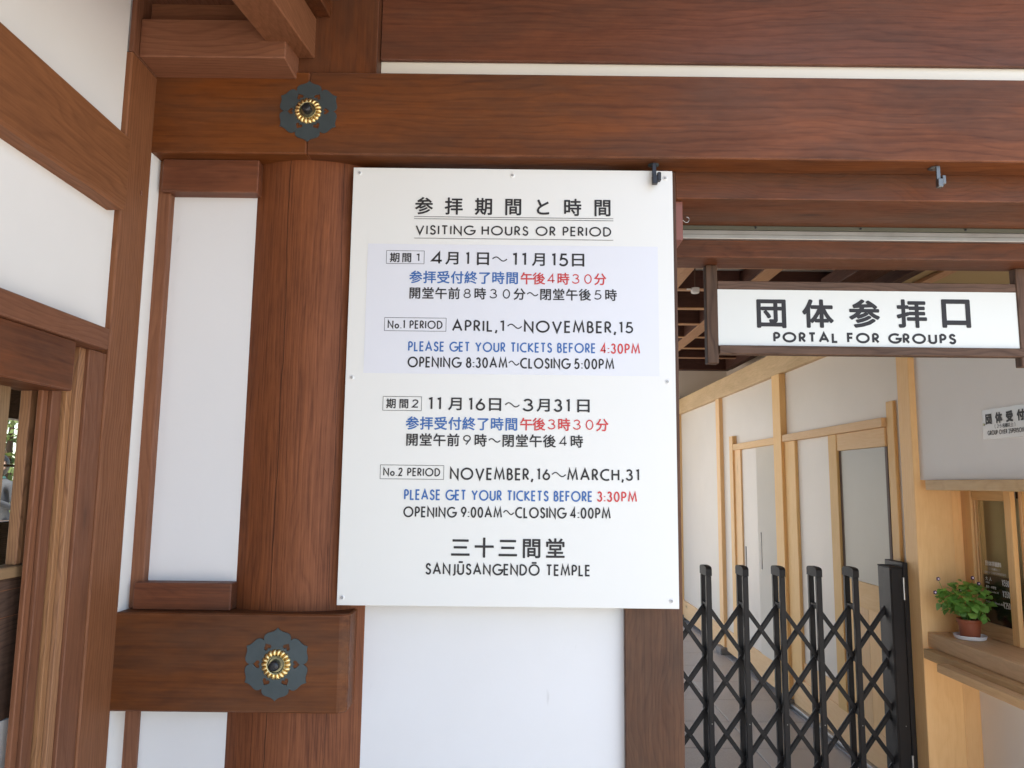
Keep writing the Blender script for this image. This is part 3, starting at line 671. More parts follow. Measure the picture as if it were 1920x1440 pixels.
gw = thing('bounce_wall', 'unseen cream wall added beyond the far end of the hall to bounce sunlight inside', 'wall', (0, 13.0, 0))
box('wall_body', -4.5, 3.2, 12.6, 12.8, 0.0, 2.6, WHITE, gw, 0.004)  # unseen wall added to bounce sunlight down the hall
box('wall_coping', -4.55, 3.25, 12.5, 12.9, 2.601, 2.72, ROOFT, gw, 0.01)
# ------------------------------------------------------------ ticket office
B = 1.96
tk = thing('ticket_office', 'pale timber ticket office wall with white panels, sliding doors and a counter window', 'ticket office', (2.1, 5.5, 0))
box('wall_plaster', B, 2.08, 3.723, 9.0, 0.10, 2.34, GREYW, tk, 0)
box('wall_plaster', 1.9555, 2.5, 2.42, 3.70, 1.5345, 2.30, COUNTW, tk, 0, 'smooth plaster above the counter window')
box('ledge_cap', 1.925, 2.56, 3.83, 9.05, 2.41, 2.43, HIND, tk, 0, axis='Y')
box('head_beam', 1.92, 2.09, 3.83, 8.93, 2.3015, 2.47, HIND, tk, 0.004)
box('head_beam_end', 1.905, 2.10, 8.935, 9.06, 2.23, 2.50, DRK, tk, 0.003)
def post(name, y0, y1, x0, z0, z1, mat=HIN, **k): return box(name, x0, B + .005, y0, y1, z0, z1, mat, tk, 0.002, **k)
post('wall_post', 8.86, 8.98, 1.935, 0.06, 2.30)
post('wall_post', 7.12, 7.24, 1.925, 0.06, 2.30)
post('wall_post', 5.47, 5.63, 1.915, 0.06, 2.30)
box('main_pillar', 1.925, 2.10, 3.70, 3.815, 0.0, 2.34, HIN, tk, 0.003)
for y in (8.92, 7.18, 5.55): box('footing_stone', 1.885, 2.0, y - .09, y + .09, 0.0, 0.058, STONE, tk, 0.004)
box('sill_board', 1.945, B, 3.82, 9.0, 0.035, 0.22, HIN, tk, 0.002, axis='Y')
box('sill_rail', 1.915, 1.9445, 3.82, 5.45, 0.02, 0.036, ALU, tk, 0.002)
# sliding door pair (far)
fd = post('door_jamb', 6.53, 6.70, 1.938, 0.22, 1.80)
post('door_jamb', 6.70, 6.80, 1.922, 0.22, 1.925)
box('door_header', 1.925, B, 5.632, 6.70, 1.80, 1.852, HIN, tk, 0.002)
d1 = box('sliding_door', 1.952, B - .001, 6.13, 6.53, 0.22, 1.80, GREYW, tk, 0.001, 'far white sliding door leaf')
box('door_pull', 1.949, 1.952, 6.468, 6.492, 0.83, 1.0, KNOB, d1, 0.001)
d2 = box('sliding_door', 1.944, 1.951, 5.632, 6.13, 0.22, 1.80, CREAM, tk, 0.001, 'cream white sliding door leaf')
box('door_pull', 1.941, 1.944, 6.045, 6.068, 0.86, 1.14, KNOB, d2, 0.001)
# near door group
post('door_jamb', 5.275, 5.468, 1.938, 0.22, 1.808, label='broad near jamb beside the post')
box('door_header', 1.922, B, 3.99, 5.468, 1.8085, 1.858, HIN, tk, 0.002)
post('door_jamb', 4.585, 4.70, 1.932, 0.22, 1.808)
post('door_jamb', 3.905, 3.978, 1.943, 0.22, 1.938, label='tall near jamb that stands above the door header')
box('header_board', 1.936, B, 3.9915, 4.584, 1.709, 1.8075, HIN, tk, 0.002, axis='Y')
dr = box('glazed_door', 1.950, B - .001, 3.9915, 4.584, 0.22, 1.708, HIN, tk, 0.001, axis='Z')
box('door_glass', 1.9475, 1.9497, 4.02, 4.555, 0.98, 1.708, OLIVE, dr, 0)
box('door_dark_edge', 1.9465, 1.9496, 3.9925, 4.019, 0.98, 1.708, DRK, dr, 0)  # narrow dark timber strip beside the door glass
box('door_dark_edge', 1.9465, 1.9496, 4.556, 4.583, 0.98, 1.708, DRK, dr, 0)
box('door_rail', 1.944, 1.9498, 3.9925, 4.583, 0.84, 0.978, HIN, dr, 0.001, axis='Y')
for k in range(4):
    box('door_board', 1.9455, 1.9498, 3.9935 + k * .1475, 3.9935 + k * .1475 + .1455, 0.222, 0.839, HIN, dr, 0.0012, axis='Z')
box('lower_dado', 1.951, B - .001, 4.70, 5.275, 0.22, 0.34, HIN, tk, 0.001, axis='Y')
# counter side: returns facing out, lintel, shelf, window
WX = 2.15
box('return_board', 1.9255, 2.055, 3.708, 3.7225, 0.7655, 1.50, HIN, tk, 0.001, axis='Z')
box('return_board', 2.0565, WX, 3.710, 3.7225, 0.7655, 1.50, HIN, tk, 0.001, axis='Z')
box('return_board', 1.9255, WX + .03, 3.709, 3.7225, 0.0, 0.7645, HIN, tk, 0.001, 'lower pale board under the counter', axis='Z')
box('lintel', 1.93, 2.5, 2.42, 3.61, 1.4875, 1.534, SHE, tk, 0.002, axis='Y')
box('counter_wall', WX + .03, WX + .10, 2.42, 3.7235, 0.0, 0.7645, COUNTW, tk, 0)
box('counter_shelf', 1.95, WX + .12, 2.42, 3.7075, 0.766, 0.833, SHE, tk, 0.003, axis='Y')
box('apron_board', 1.905, WX + .03, 2.42, 3.66, 0.7225, 0.7655, SHE, tk, 0.002, axis='Y')
box('ledge_board', 1.86, WX + .03, 2.42, 3.455, 0.7085, 0.7435, SHE, tk, 0.002, axis='Y') if False else box('ledge_board', 1.852, 1.9045, 2.42, 3.455, 0.7085, 0.7425, SHE, tk, 0.002, axis='Y')
# window sashes
box('window_board', WX, WX + .02, 3.672, 3.7225, 0.8335, 1.487, HIN, tk, 0.001)
box('window_frame', WX - .006, WX + .03, 3.628, 3.671, 0.8335, 1.487, HIN, tk, 0.002, axis='Z')
s1 = box('window_sash', WX, WX + .022, 3.346, 3.392, 0.835, 1.487, HIN, tk, 0.002, 'near sash of the counter window')
box('sash_rail', WX + .001, WX + .02, 3.3925, 3.626, 1.4435, 1.486, SHE, s1, 0.0015, axis='Y')
box('sash_rail', WX + .001, WX + .02, 3.3925, 3.626, 0.835, 0.902, SHE, s1, 0.0015, axis='Y')
for k, y in enumerate((3.612, 3.597, 3.582)): box('sash_stile', WX + .004 + k * .004, WX + .02 + k * .004, y, y + .009, 0.903, 1.443, HIN, s1, 0.001)
box('sash_glass', WX + .008, WX + .011, 3.3925, 3.626, 0.90, 1.445, GLASS, s1, 0)
s2 = box('window_sash', WX + .05, WX + .07, 2.42, 3.345, 0.8335, 0.90, HIN, tk, 0.002, 'far sash of the counter window', axis='Y')
for y in (3.318, 3.292, 3.262): box('sash_stile', WX + .03, WX + .068, y, y + .021, 0.9005, 1.486, HIN, s2, 0.002)
box('sash_glass', WX + .055, WX + .058, 2.42, 3.26, 0.90, 1.486, GLASS, s2, 0)
# curtain with folds
def curtain():
    bm = bmesh.new(); n = 90; ya, yb = 2.42, 3.71; rows = []
    for z in (0.84, 1.0, 1.2, 1.455):
        rows.append([bm.verts.new((0.010 * math.sin(i * 0.55 + math.sin(i * .17) * 1.6 + z) * (1.2 - .5 * (z - .84)), ya + (yb - ya) * i / n - (ya + yb) / 2, z - 1.15)) for i in range(n + 1)])
    for a, b in zip(rows, rows[1:]):
        for i in range(n): bm.faces.new((a[i], a[i + 1], b[i + 1], b[i]))
    return bm_mesh(bm, 'curtain', 80)
CURT = plain('olive_curtain_cloth', (0.66, 0.56, 0.34), 0.9, var=0.1)
link('curtain', curtain(), CURT, tk, (WX + .088, 3.065, 1.15))
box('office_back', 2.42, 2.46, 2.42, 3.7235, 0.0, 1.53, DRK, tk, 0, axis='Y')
box('office_return', 2.18, 2.46, 3.7236, 3.76, 0.0, 1.53, GREYW, tk, 0)
# price board standing behind the glass
PB = 2.1555
pb = box('price_board', PB, PB + .002, 3.394, 3.578, 0.903, 1.113, BLKB, None, 0)
tag(pb, 'black price board with white yen prices behind the counter window', 'price board')
def rotY(x): return lambda c, z: (x, -c, z)
def side(s, ya, yb, z0, z1, c='w', k='E'): return (k, s, -ya, -yb, z0, z1, c)
SMALL = {'w': INKW, 'k': INK}
lettering([side('5', 3.43, 3.418, 1.077, 1.104), side('50', 3.415, 3.398, 1.077, 1.104)], 0, pb, SMALL, rot=rotY(PB - .0008)) if False else None
def yen(bm, a, b, p, q):
    H = q - p; w_ = (b - a)
    c = w_ * 0.2
    ribbon(bm, [(a, q), (a + c / 2, p + H * .5), (a + c, q)], H * .12, 0); ribbon(bm, [(a + c / 2, p + H * .52), (a + c / 2, p)], H * .12, -.00005)
    ribbon(bm, [(a + c * .1, p + H * .42), (a + c * .9, p + H * .42)], H * .09, -.0001); ribbon(bm, [(a + c * .1, p + H * .25), (a + c * .9, p + H * .25)], H * .09, -.00015)
for s, zz in (('550', 1.0895), ('350', 1.042), ('250', .9945)):
    bm = bmesh.new(); w_ = 0.047; H = .027
    yen(bm, -w_ / 2, w_ / 2, -H / 2, H / 2); latin(bm, s, -w_ / 2 + w_ * .27, w_ / 2, -H / 2, H / 2, 0.12)
    o = link('price', bm_mesh(bm, 'price'), INKW, pb, (PB - .0008, 3.4225, zz)); o.rotation_euler = (0, 0, R_(-90))
lettering([side('大人', 3.565, 3.52, 1.088, 1.104, 'w', 'J'), side('高校・中学生', 3.565, 3.49, 1.052, 1.068, 'w', 'J')], 0, pb, SMALL, rot=rotY(PB - .0008), off=.02)
def small_text(s, ya, yb, z, h, parent, mat, x):
    """Plain built-in lettering fitted to a width, for lower-case print."""
    bm = bmesh.new(); xs = 0; gs = []
    for ch in s:
        if ch == ' ': xs += .3; continue
        g = glyph(ch, 0.012); gs.append((ch, xs, g)); xs += (g[3] - g[2]) + .09
    W = ya - yb; k = W / xs
    for ch, px, g in gs: put_glyph(bm, ch, -W / 2 + px * k, -W / 2 + (px + g[3] - g[2]) * k, g[4] * h / .73, g[5] * h / .73, 0.012)
    o = link('lettering', bm_mesh(bm, 'lettering'), mat, parent, (x, (ya + yb) / 2, z)); o.rotation_euler = (0, 0, R_(-90)); return o
small_text('Adult', 3.565, 3.535, 1.075, .009, pb, INKW, PB - .0008)
small_text('Student, Leader, HS', 3.568, 3.475, 1.037, .009, pb, INKW, PB - .0008)
small_text('Elementary School child', 3.572, 3.445, .990, .010, pb, INKW, PB - .0008)
for k, s, ya, yb, z0, z1 in (('J', '団体拝観料', 3.562, 3.448, 1.152, 1.176), ('J', '（25名様以上）', 3.55, 3.456, 1.133, 1.149)):
    lettering([side(s, ya, yb, z0, z1, 'w', k)], 0, pb, SMALL, rot=rotY(WX + .0068), off=.02)
lettering([side('GROUP OVER 25PERSONS', 3.572, 3.42, 1.119, 1.129)], 0, pb, SMALL, rot=rotY(WX + .0068), wt=.13)

# acrylic plate on the plaster above the counter
gx = 1.9515
gs = box('reception_sign', gx, gx + .0035, 2.845, 3.181, 1.697, 1.8195, ACR, None, 0.0005)
tag(gs, 'small clear acrylic group reception sign screwed to the plaster above the counter', 'sign')
lettering([side('団体受付', 3.158, 2.915, 1.7605, 1.801, 'k', 'J')], 0, gs, SMALL, rot=rotY(gx - .0008), off=.045)
lettering([side('（25名様以上）', 3.105, 2.965, 1.737, 1.757, 'k', 'J')], 0, gs, SMALL, rot=rotY(gx - .0008), off=.018)
lettering([side('GROUP OVER 25PERSONS', 3.148, 2.915, 1.7145, 1.732)], 0, gs, SMALL, rot=rotY(gx - .0008), wt=.12) if False else lettering([('E', 'GROUP OVER 25PERSONS', -3.148, -2.912, 1.7135, 1.7325, 'k')], 0, gs, SMALL, rot=rotY(gx - .0008), wt=.15)
for y in (3.168, 2.882): link('sign_screw', lathe([(.005, 0), (.005, .002), (.003, .0035), (0, .0035)], 12, 'Y'), BRASS, gs, (gx - .001, y, 1.7595)).rotation_euler = (0, 0, R_(-90))

# ------------------------------------------------------------ notice board
SY = 1.983
vs_ = thing('visiting_hours_board', 'large white notice board with visiting hours in black, blue and red', 'notice board', (-0.004, SY + .004, 1.19))
box('board', -0.4335, 0.4258, SY + .0005, SY + .006, 1.1905, 2.3385, BOARD, vs_, 0.0008)
st = box('blue_sticker', -0.3875, 0.3835, SY, SY + .0004, 1.779, 2.1270, STICK, vs_, 0)
MAIN_TEXT = [('J', '参拝期間と時間', -0.2643, 0.2605, 2.2108, 2.255, 'k'), ('E', 'VISITING HOURS OR PERIOD', -0.2618, 0.2601, 2.1528, 2.1795, 'k'), ('R', '', -0.2665, 0.2659, 2.2038, 2.2017, 'k'), ('R', '', -0.2663, 0.2659, 2.1979, 2.1958, 'k'), ('R', '', -0.2649, 0.2656, 2.1439, 2.1428, 'k'), ('B', '', -0.337, -0.2369, 2.0729, 2.1081, 'k'), ('J', '期間', -0.3281, -0.2699, 2.0774, 2.1019, 'k'), ('E', '1', -0.2584, -0.2495, 2.0791, 2.1006, 'k'), ('E', '4', -0.2181, -0.1882, 2.0719, 2.1062, 'k'), ('J', '月', -0.1804, -0.1457, 2.0716, 2.1062, 'k'), ('E', '1', -0.1276, -0.1173, 2.0716, 2.1059, 'k'), ('J', '日', -0.0969, -0.0644, 2.0712, 2.1059, 'k'), ('T', '~', -0.0556, -0.017, 2.0818, 2.0949, 'k'), ('E', '11', -0.0035, 0.0339, 2.0707, 2.1057, 'k'), ('J', '月', 0.0493, 0.0835, 2.0704, 2.1055, 'k'), ('E', '15', 0.1002, 0.1458, 2.0701, 2.1055, 'k'), ('J', '日', 0.1553, 0.1884, 2.0699, 2.1052, 'k'), ('J', '参拝受付終了時間', -0.2742, 0.0141, 2.0214, 2.0528, 'b'), ('J', '午後4時30分', 0.0196, 0.2463, 2.0214, 2.0516, 'r'), ('J', '開堂午前8時30分〜閉堂午後5時', -0.2744, 0.2742, 1.9791, 2.0085, 'k'), ('B', '', -0.3363, -0.1748, 1.8916, 1.9267, 'k'), ('E', 'No.1 PERIOD', -0.3281, -0.184, 1.8974, 1.9199, 'k'), ('E', 'APRIL,', -0.1591, -0.0402, 1.8916, 1.9229, 'k'), ('E', '1', -0.0342, -0.0224, 1.8921, 1.9222, 'k'), ('T', '~', -0.0133, 0.0239, 1.9007, 1.9135, 'k'), ('E', 'NOVEMBER,', 0.0297, 0.2714, 1.8906, 1.9233, 'k'), ('E', '15', 0.2782, 0.3167, 1.8916, 1.922, 'k'), ('E', 'PLEASE GET YOUR TICKETS BEFORE', -0.2727, 0.2175, 1.8375, 1.8643, 'b'), ('E', '4:30PM', 0.23, 0.3339, 1.8367, 1.8643, 'r'), ('E', 'OPENING', -0.2729, -0.1345, 1.7949, 1.8237, 'k'), ('E', '8:30AM', -0.1209, -0.0124, 1.7951, 1.8236, 'k'), ('T', '~', -0.0089, 0.0179, 1.8031, 1.8156, 'k'), ('E', 'CLOSING', 0.0204, 0.1501, 1.795, 1.8237, 'k'), ('E', '5:00PM', 0.1617, 0.2661, 1.7951, 1.8235, 'k'), ('B', '', -0.3336, -0.2338, 1.682, 1.7183, 'k'), ('J', '期間', -0.3251, -0.2669, 1.6885, 1.7119, 'k'), ('E', '2', -0.2584, -0.2415, 1.6897, 1.7112, 'k'), ('E', '11', -0.2169, -0.1831, 1.6845, 1.7173, 'k'), ('J', '月', -0.1649, -0.1296, 1.6842, 1.7171, 'k'), ('E', '16', -0.1129, -0.0687, 1.6838, 1.717, 'k'), ('J', '日', -0.059, -0.0272, 1.6836, 1.7167, 'k'), ('T', '~', -0.0168, 0.0199, 1.6937, 1.7062, 'k'), ('E', '3', 0.0284, 0.0558, 1.6831, 1.7164, 'k'), ('J', '月', 0.0643, 0.0986, 1.6829, 1.7163, 'k'), ('E', '31', 0.1089, 0.1503, 1.6825, 1.7162, 'k'), ('J', '日', 0.1696, 0.2019, 1.6823, 1.7159, 'k'), ('J', '参拝受付終了時間', -0.2725, 0.0162, 1.6343, 1.6656, 'b'), ('J', '午後3時30分', 0.022, 0.2501, 1.6353, 1.6655, 'r'), ('J', '開堂午前9時〜閉堂午後4時', -0.2717, 0.1848, 1.5922, 1.6225, 'k'), ('B', '', -0.3347, -0.1722, 1.5062, 1.5415, 'k'), ('E', 'No.2 PERIOD', -0.3272, -0.1812, 1.5135, 1.535, 'k'), ('E', 'NOVEMBER,', -0.1564, 0.0571, 1.5056, 1.5371, 'k'), ('E', '16', 0.0655, 0.1004, 1.5071, 1.5366, 'k'), ('T', '~', 0.1051, 0.1401, 1.5159, 1.5281, 'k'), ('E', 'MARCH,', 0.1438, 0.2887, 1.5069, 1.5378, 'k'), ('E', '31', 0.2939, 0.3283, 1.5078, 1.5376, 'k'), ('E', 'PLEASE GET YOUR TICKETS BEFORE', -0.2722, 0.2083, 1.4533, 1.4807, 'b'), ('E', '3:30PM', 0.2201, 0.3223, 1.4539, 1.4806, 'r'), ('E', 'OPENING', -0.2728, -0.1391, 1.4098, 1.4374, 'k'), ('E', '9:00AM', -0.1263, -0.0214, 1.4103, 1.4379, 'k'), ('T', '~', -0.0179, 0.0082, 1.4184, 1.4303, 'k'), ('E', 'CLOSING', 0.0115, 0.1403, 1.4106, 1.4388, 'k'), ('E', '4:00PM', 0.1517, 0.2549, 1.411, 1.4393, 'k'), ('J', '三十三間堂', -0.15, 0.1387, 1.3134, 1.3594, 'k'), ('E', 'SANJŪSANGENDŌ TEMPLE', -0.2131, 0.2026, 1.2679, 1.2966, 'k')]
lettering(MAIN_TEXT, SY - .0006, vs_, {'k': INK, 'b': INKB, 'r': INKR}, off=0.019, wt=0.150)
wm = lathe([(.0062, 0), (.0062, .0012), (.0045, .0022), (.0035, .0022), (0, .0016)], 20, 'Y'); wm.materials.append(WSHR)
sm_ = lathe([(.0034, .0016), (.0034, .0030), (.0022, .0038), (.0006, .0030), (0, .0030)], 16, 'Y'); sm_.materials.append(SCREW)
for x, z in ((-.4162, 2.3226), (-.005, 2.320), (.4063, 2.3173), (-.4168, 1.7667), (.404, 1.7649), (-.420, 1.2096), (.4067, 1.2095)):
    q = link('screw_washer', wm, None, vs_, (x, SY + .0004, z)); link('screw', sm_, None, q, (x, SY + .0004, z))
for x in (-.38, 0.36):
    for z in (1.25, 2.28): box('spacer', x - .01, x + .01, SY + .0062, 2.0595 if x < 0 else 2.0355, z - .01, z + .01, RED, vs_, 0) if x > 0 else None

# ------------------------------------------------------------ hanging portal sign
hs = thing('portal_sign', 'hanging white sign in a dark wooden frame reading PORTAL FOR GROUPS', 'hanging sign', (1.11, 2.36, 2.19))
box('hanger_post', 0.6075, 0.6435, 2.362, 2.395, 1.8755, 2.1895, DRK, hs, 0.002)
box('hanger_post', 1.5855, 1.622, 2.362, 2.395, 1.8755, 2.1895, DRK, hs, 0.002)
box('frame_rail', 0.644, 1.585, 2.364, 2.39, 2.1125, 2.1395, DRK, hs, 0.002)
box('frame_rail', 0.644, 1.5925, 2.3555, 2.39, 1.905, 1.932, DRK, hs, 0.002)
box('sign_panel', 0.642, 1.5852, 2.3665, 2.385, 1.9325, 2.112, PSIGN, hs, 0)
PORTAL_TEXT = [('J', '団', 0.7653, 0.8583, 1.9898, 2.0811, 'k'), ('J', '体', 0.9085, 1.0072, 1.9915, 2.0829, 'k'), ('J', '参', 1.0551, 1.1528, 1.9932, 2.0845, 'k'), ('J', '拝', 1.205, 1.3002, 1.9949, 2.0862, 'k'), ('J', '口', 1.3466, 1.4375, 1.9965, 2.0878, 'k'), ('E', 'PORTAL FOR GROUPS', 0.8154, 1.3871, 1.9439, 1.9775, 'k')]
lettering(PORTAL_TEXT, 2.3658, hs, {'k': INK}, off=0.030, wt=0.215)

# ------------------------------------------------------------ small hardware
def clip(x, label, mir):
    t = thing('door_latch', label, 'latch', (x, 1.99, 2.358), 'bent iron latches under the tie beam')
    link('base_plate', lathe([(.015, 0), (.015, -.002), (.012, -.004), (0, -.004)], 16), IRON if mir else LATCH, t, (x + .002, 1.99, 2.3578))
    m = KNOB if mir else LATCH
    box('arm', x - .0055, x + .0055, 1.966, 1.971, 2.316, 2.354, m, t, 0.001)
    box('arm_foot', x - .0065, x + .0075, 1.958, 1.972, 2.293, 2.3165, m, t, 0.0015)
    box('catch', x + .0078, x + .0175, 1.962, 1.976, 2.303, 2.327, m, t, 0.0015)
clip(.374, 'black iron latch hanging from the beam over the notice board', True)
clip(1.134, 'grey metal latch hanging from the beam over the gate opening', False)
hk = link('wire_hook', tube([(0, 0, 0), (.004, 0, -.001), (.008, 0, -.005), (.012, 0, -.007), (.017, 0, -.006), (.0205, 0, -.001), (.0205, 0, .004), (.018, 0, .008), (.013, 0, .009)], .0009, 6), SCREW, None, (0.4685, 2.07, 2.232))
tag(hk, 'thin curled wire hook screwed into the side of the reddish lintel block', 'hook')

# ------------------------------------------------------------ folding gate
gt = thing('folding_gate', 'black concertina folding gate closed across the opening', 'gate', (1.4, 3.86, 0))
Y0, Y1 = 3.80, 3.92; ZT = 1.108
um = {}
ux = [0.948 + 0.1776 * i for i in range(-2, 5)]
def upright(x, first):
    names = []
    w_ = .0255
    if not um:
        bm = bmesh.new(); add_box(bm, 0, w_, 0, .022, 0.02, ZT - .045)
        bmesh.ops.bevel(bm, geom=bm.edges[:], offset=.002, segments=1, affect='EDGES'); um['f'] = bm_mesh(bm, 'f'); um['f'].materials.append(GATE)
        bm = bmesh.new(); add_box(bm, 0, w_, .098, .12, 0.02, ZT - .045)
        bmesh.ops.bevel(bm, geom=bm.edges[:], offset=.002, segments=1, affect='EDGES'); um['r'] = bm_mesh(bm, 'r'); um['r'].materials.append(GATE)
        poly = [(-.003, ZT - .044), (-.003, ZT - .012), (.006, ZT - .003), (.03, ZT + .001), (.09, ZT + .001), (.114, ZT - .003), (.123, ZT - .012), (.123, ZT - .044)]
        um['c'] = prism(poly, 'X', -.0015, w_ + .0015); um['c'].materials.append(GBLK)
        bm = bmesh.new(); add_box(bm, .004, w_ - .004, .024, .096, 0.02, 0.05); um['b'] = bm_mesh(bm, 'b'); um['b'].materials.append(GATE)
        for j, zn in enumerate((.9215, .6785, .4355, .1925)):
            bm = bmesh.new(); add_box(bm, .003, w_ - .003, .0225, .0975, zn - .012, zn + .012); um['n%d' % j] = bm_mesh(bm, 'n'); um['n%d' % j].materials.append(GBLK)
    link('upright_front', um['f'], None, gt, (x, Y0, 0)); link('upright_rear', um['r'], None, gt, (x, Y0, 0)); link('upright_cap', um['c'], None, gt, (x, Y0, 0))
    link('bottom_block', um['b'], None, gt, (x, Y0, 0))
    for j in range(4): link('pivot_block', um['n%d' % j], None, gt, (x, Y0, 0))
for x in ux: upright(x, False)
rv = lathe([(.0042, 0), (.0042, .0012), (.003, .0028), (0, .0028)], 12, 'Y'); rv.materials.append(KNOB)
sc_ = lathe([(.0026, 0), (.0026, .001), (.0015, .0018), (0, .0018)], 10, 'Y'); sc_.materials.append(SCREW)
def bar_mesh(dx, dz, w_, t, y, mat):
    L = math.hypot(dx, dz); ux_, uz = dx / L, dz / L; bm = bmesh.new()
    v = add_box(bm, -w_ / 2, w_ / 2, -t / 2, t / 2, -L / 2, L / 2)
    bmesh.ops.bevel(bm, geom=bm.edges[:], offset=min(w_, t) * .3, segments=2, affect='EDGES')
    for q in bm.verts:
        a, c = q.co.x, q.co.z; q.co.x = a * uz + c * ux_; q.co.z = -a * ux_ + c * uz
    me = bm_mesh(bm, 'bar', 40); me.materials.append(mat); return me
px_ = 0.1776; pz = .243
bf = bar_mesh(px_, -pz, .0205, .006, 0, GATE); br = bar_mesh(px_, pz, .025, .016, 0, GATE)
cells = [x + .011 for x in ux]
for x in cells:
    for j, zn in enumerate((.9215, .6785, .4355, .1925)):
        zc = zn - pz / 2
        if zc < .02: continue
        link('cross_bar_rear', br, None, gt, (x + px_ / 2, 3.872, zc)); link('cross_bar_front', bf, None, gt, (x + px_ / 2, 3.848, zc))
        link('rivet', rv, None, gt, (x + px_ / 2, 3.8449, zc))
for x in ux: link('upright_screw', sc_, None, gt, (x + .014, Y0 - .0002, .382))
# end stile, hinge stile and hinges
box('end_stile', 1.8395, 1.896, Y0 - .002, Y0 + .02, 0.02, 1.1105, GATE, gt, 0.002)
box('end_stile_side', 1.8345, 1.8395, Y0 + .0, Y1 + .0, 0.02, 1.1105, GATE, gt, 0.001)
box('end_stile_cap', 1.833, 1.897, Y0 - .003, Y1 + .002, 1.1108, 1.118, GBLK, gt, 0.002)
box('end_stile_back', 1.84, 1.896, Y0 + .08, Y1, 0.02, 1.1105, GATE, gt, 0.001)
hgs = box('hinge_stile', 1.8985, 1.9235, Y0 - .002, Y1 + .06, 0.0, 1.138, GATE, gt, 0.003)
for z in (1.015, .20):
    h = link('hinge', lathe([(.0055, -.052), (.0055, -.02), (.0048, -.0195), (.0048, .02), (.0055, .0205), (.0055, .052)], 14), CHROME, gt, (1.897, Y0 - .006, z))
    box('hinge_leaf', 1.885, 1.91, Y0 - .0045, Y0 - .0022, z - .05, z + .05, GBLK, h, 0.0005)
link('upright_screw', sc_, None, gt, (1.876, Y0 - .0022, .382))

# ------------------------------------------------------------ potted plant on the counter
PXc, PYc, PZ = 2.052, 3.535, 0.833
sa = link('saucer', lathe([(.0, .002), (.052, .002), (.058, .004), (.0635, .017), (.066, .0185), (.0665, .017), (.062, .003), (.055, 0), (0, 0)], 40), SAUC, None, (PXc, PYc, PZ + .0005))
tag(sa, 'round white plastic saucer under the terracotta plant pot', 'saucer')
pp = thing('potted_plant', 'leafy green plant with small purple flowers in a terracotta pot on the counter', 'potted plant', (PXc, PYc, PZ + .003))
link('pot', lathe([(0, 0), (.036, 0), (.038, .003), (.0455, .068), (.0505, .069), (.052, .071), (.0525, .083), (.0505, .085), (.048, .083), (.046, .07), (.0, .07)], 36), POTM, pp, (PXc, PYc, PZ + .003))
link('soil', lathe([(0, 0), (.046, 0), (.046, .004), (0, .006)], 20), SOIL, pp, (PXc, PYc, PZ + .075))
def leaf_mesh():
    bm = bmesh.new(); L, W = .033, .0175; st = [(0, .0), (.12, .45), (.3, .95), (.5, 1.0), (.72, .72), (.9, .3), (1, 0)]
    prev = None
    for t, w_ in st:
        z = -.009 * t * t + .002 * t; row = [bm.verts.new((-w_ * W, L * t, z + w_ * .004)), bm.verts.new((0, L * t, z)), bm.verts.new((w_ * W, L * t, z + w_ * .004))]
        if prev:
            for i in (0, 1): bm.faces.new((prev[i], prev[i + 1], row[i + 1], row[i]))
        prev = row
    bmesh.ops.remove_doubles(bm, verts=bm.verts, dist=1e-6)
    me = bm_mesh(bm, 'leaf', 180); me.materials.append(LEAF); return me
lm = leaf_mesh(); rng = random.Random(11)
stems = bmesh.new(); tips = []
ctr = Vector((PXc, PYc, PZ + .075))
sm = []
for k in range(27):
    a = rng.uniform(0, 2 * math.pi); r = .105 * math.sqrt(rng.random()); h = .175 * (1 - (r / .135) ** 2) * rng.uniform(.45, 1.05) + .02
    if k < 5: a, r, h = math.pi + rng.uniform(-.5, .5), .11, rng.uniform(.03, .09)
    tip = Vector((r * math.cos(a), r * math.sin(a), h)); sm.append(tip)
    mid = Vector((tip.x * .35, tip.y * .35, h * .65))
    link('stem', tube([(0, 0, 0), mid, tip], [.0016, .0014, .001], 5), LEAF, pp, ctr + Vector((tip.x * .15, tip.y * .15, 0)) * 0)
for k in range(265):
    u = Vector((rng.gauss(0, 1), rng.gauss(0, 1), rng.gauss(0, 1))).normalized(); rr_ = rng.uniform(.45, 1.0) ** .6
    if k > 235: u.z = -abs(u.z) * .6; u.normalize()
    bulge = 1 + .12 * math.sin(u.x * 5 + 1) + .1 * math.sin(u.y * 6) + .08 * math.sin(u.z * 9 + u.x * 4)
    p = Vector((u.x * .098, u.y * .088, u.z * .074)) * rr_ * bulge + Vector((-.004, 0, .092))
    if p.z < .012: p.z = .012 + rng.random() * .02
    o = link('leaf', lm, None, pp, ctr + p)
    yaw = math.atan2(u.y, u.x) - math.pi / 2 + rng.uniform(-.9, .9)
    o.rotation_euler = (rng.uniform(-.9, .35) + .5 * u.z, rng.uniform(-.6, .6), yaw); s_ = rng.choice((.55, .75, .9, 1.0, 1.2)) * rng.uniform(.85, 1.1); o.scale = (s_, s_, s_)
def petal_disc():
    bm = bmesh.new(); n = 30; c = bm.verts.new((0, -.001, 0)); ring = []
    for i in range(n):
        a = 2 * math.pi * i / n; r = .0088 * (1 + .1 * math.cos(5 * a)); ring.append(bm.verts.new((r * math.cos(a), .0015, r * math.sin(a))))
    for i in range(n): bm.faces.new((c, ring[i], ring[(i + 1) % n]))
    me = bm_mesh(bm, 'petal', 60); me.materials.append(PETAL); return me
fm = petal_disc(); tm_ = lathe([(.0042, .0005), (.0038, .002), (.0015, .0026), (0, .0026)], 14, 'Y'); tm_.materials.append(PETW)
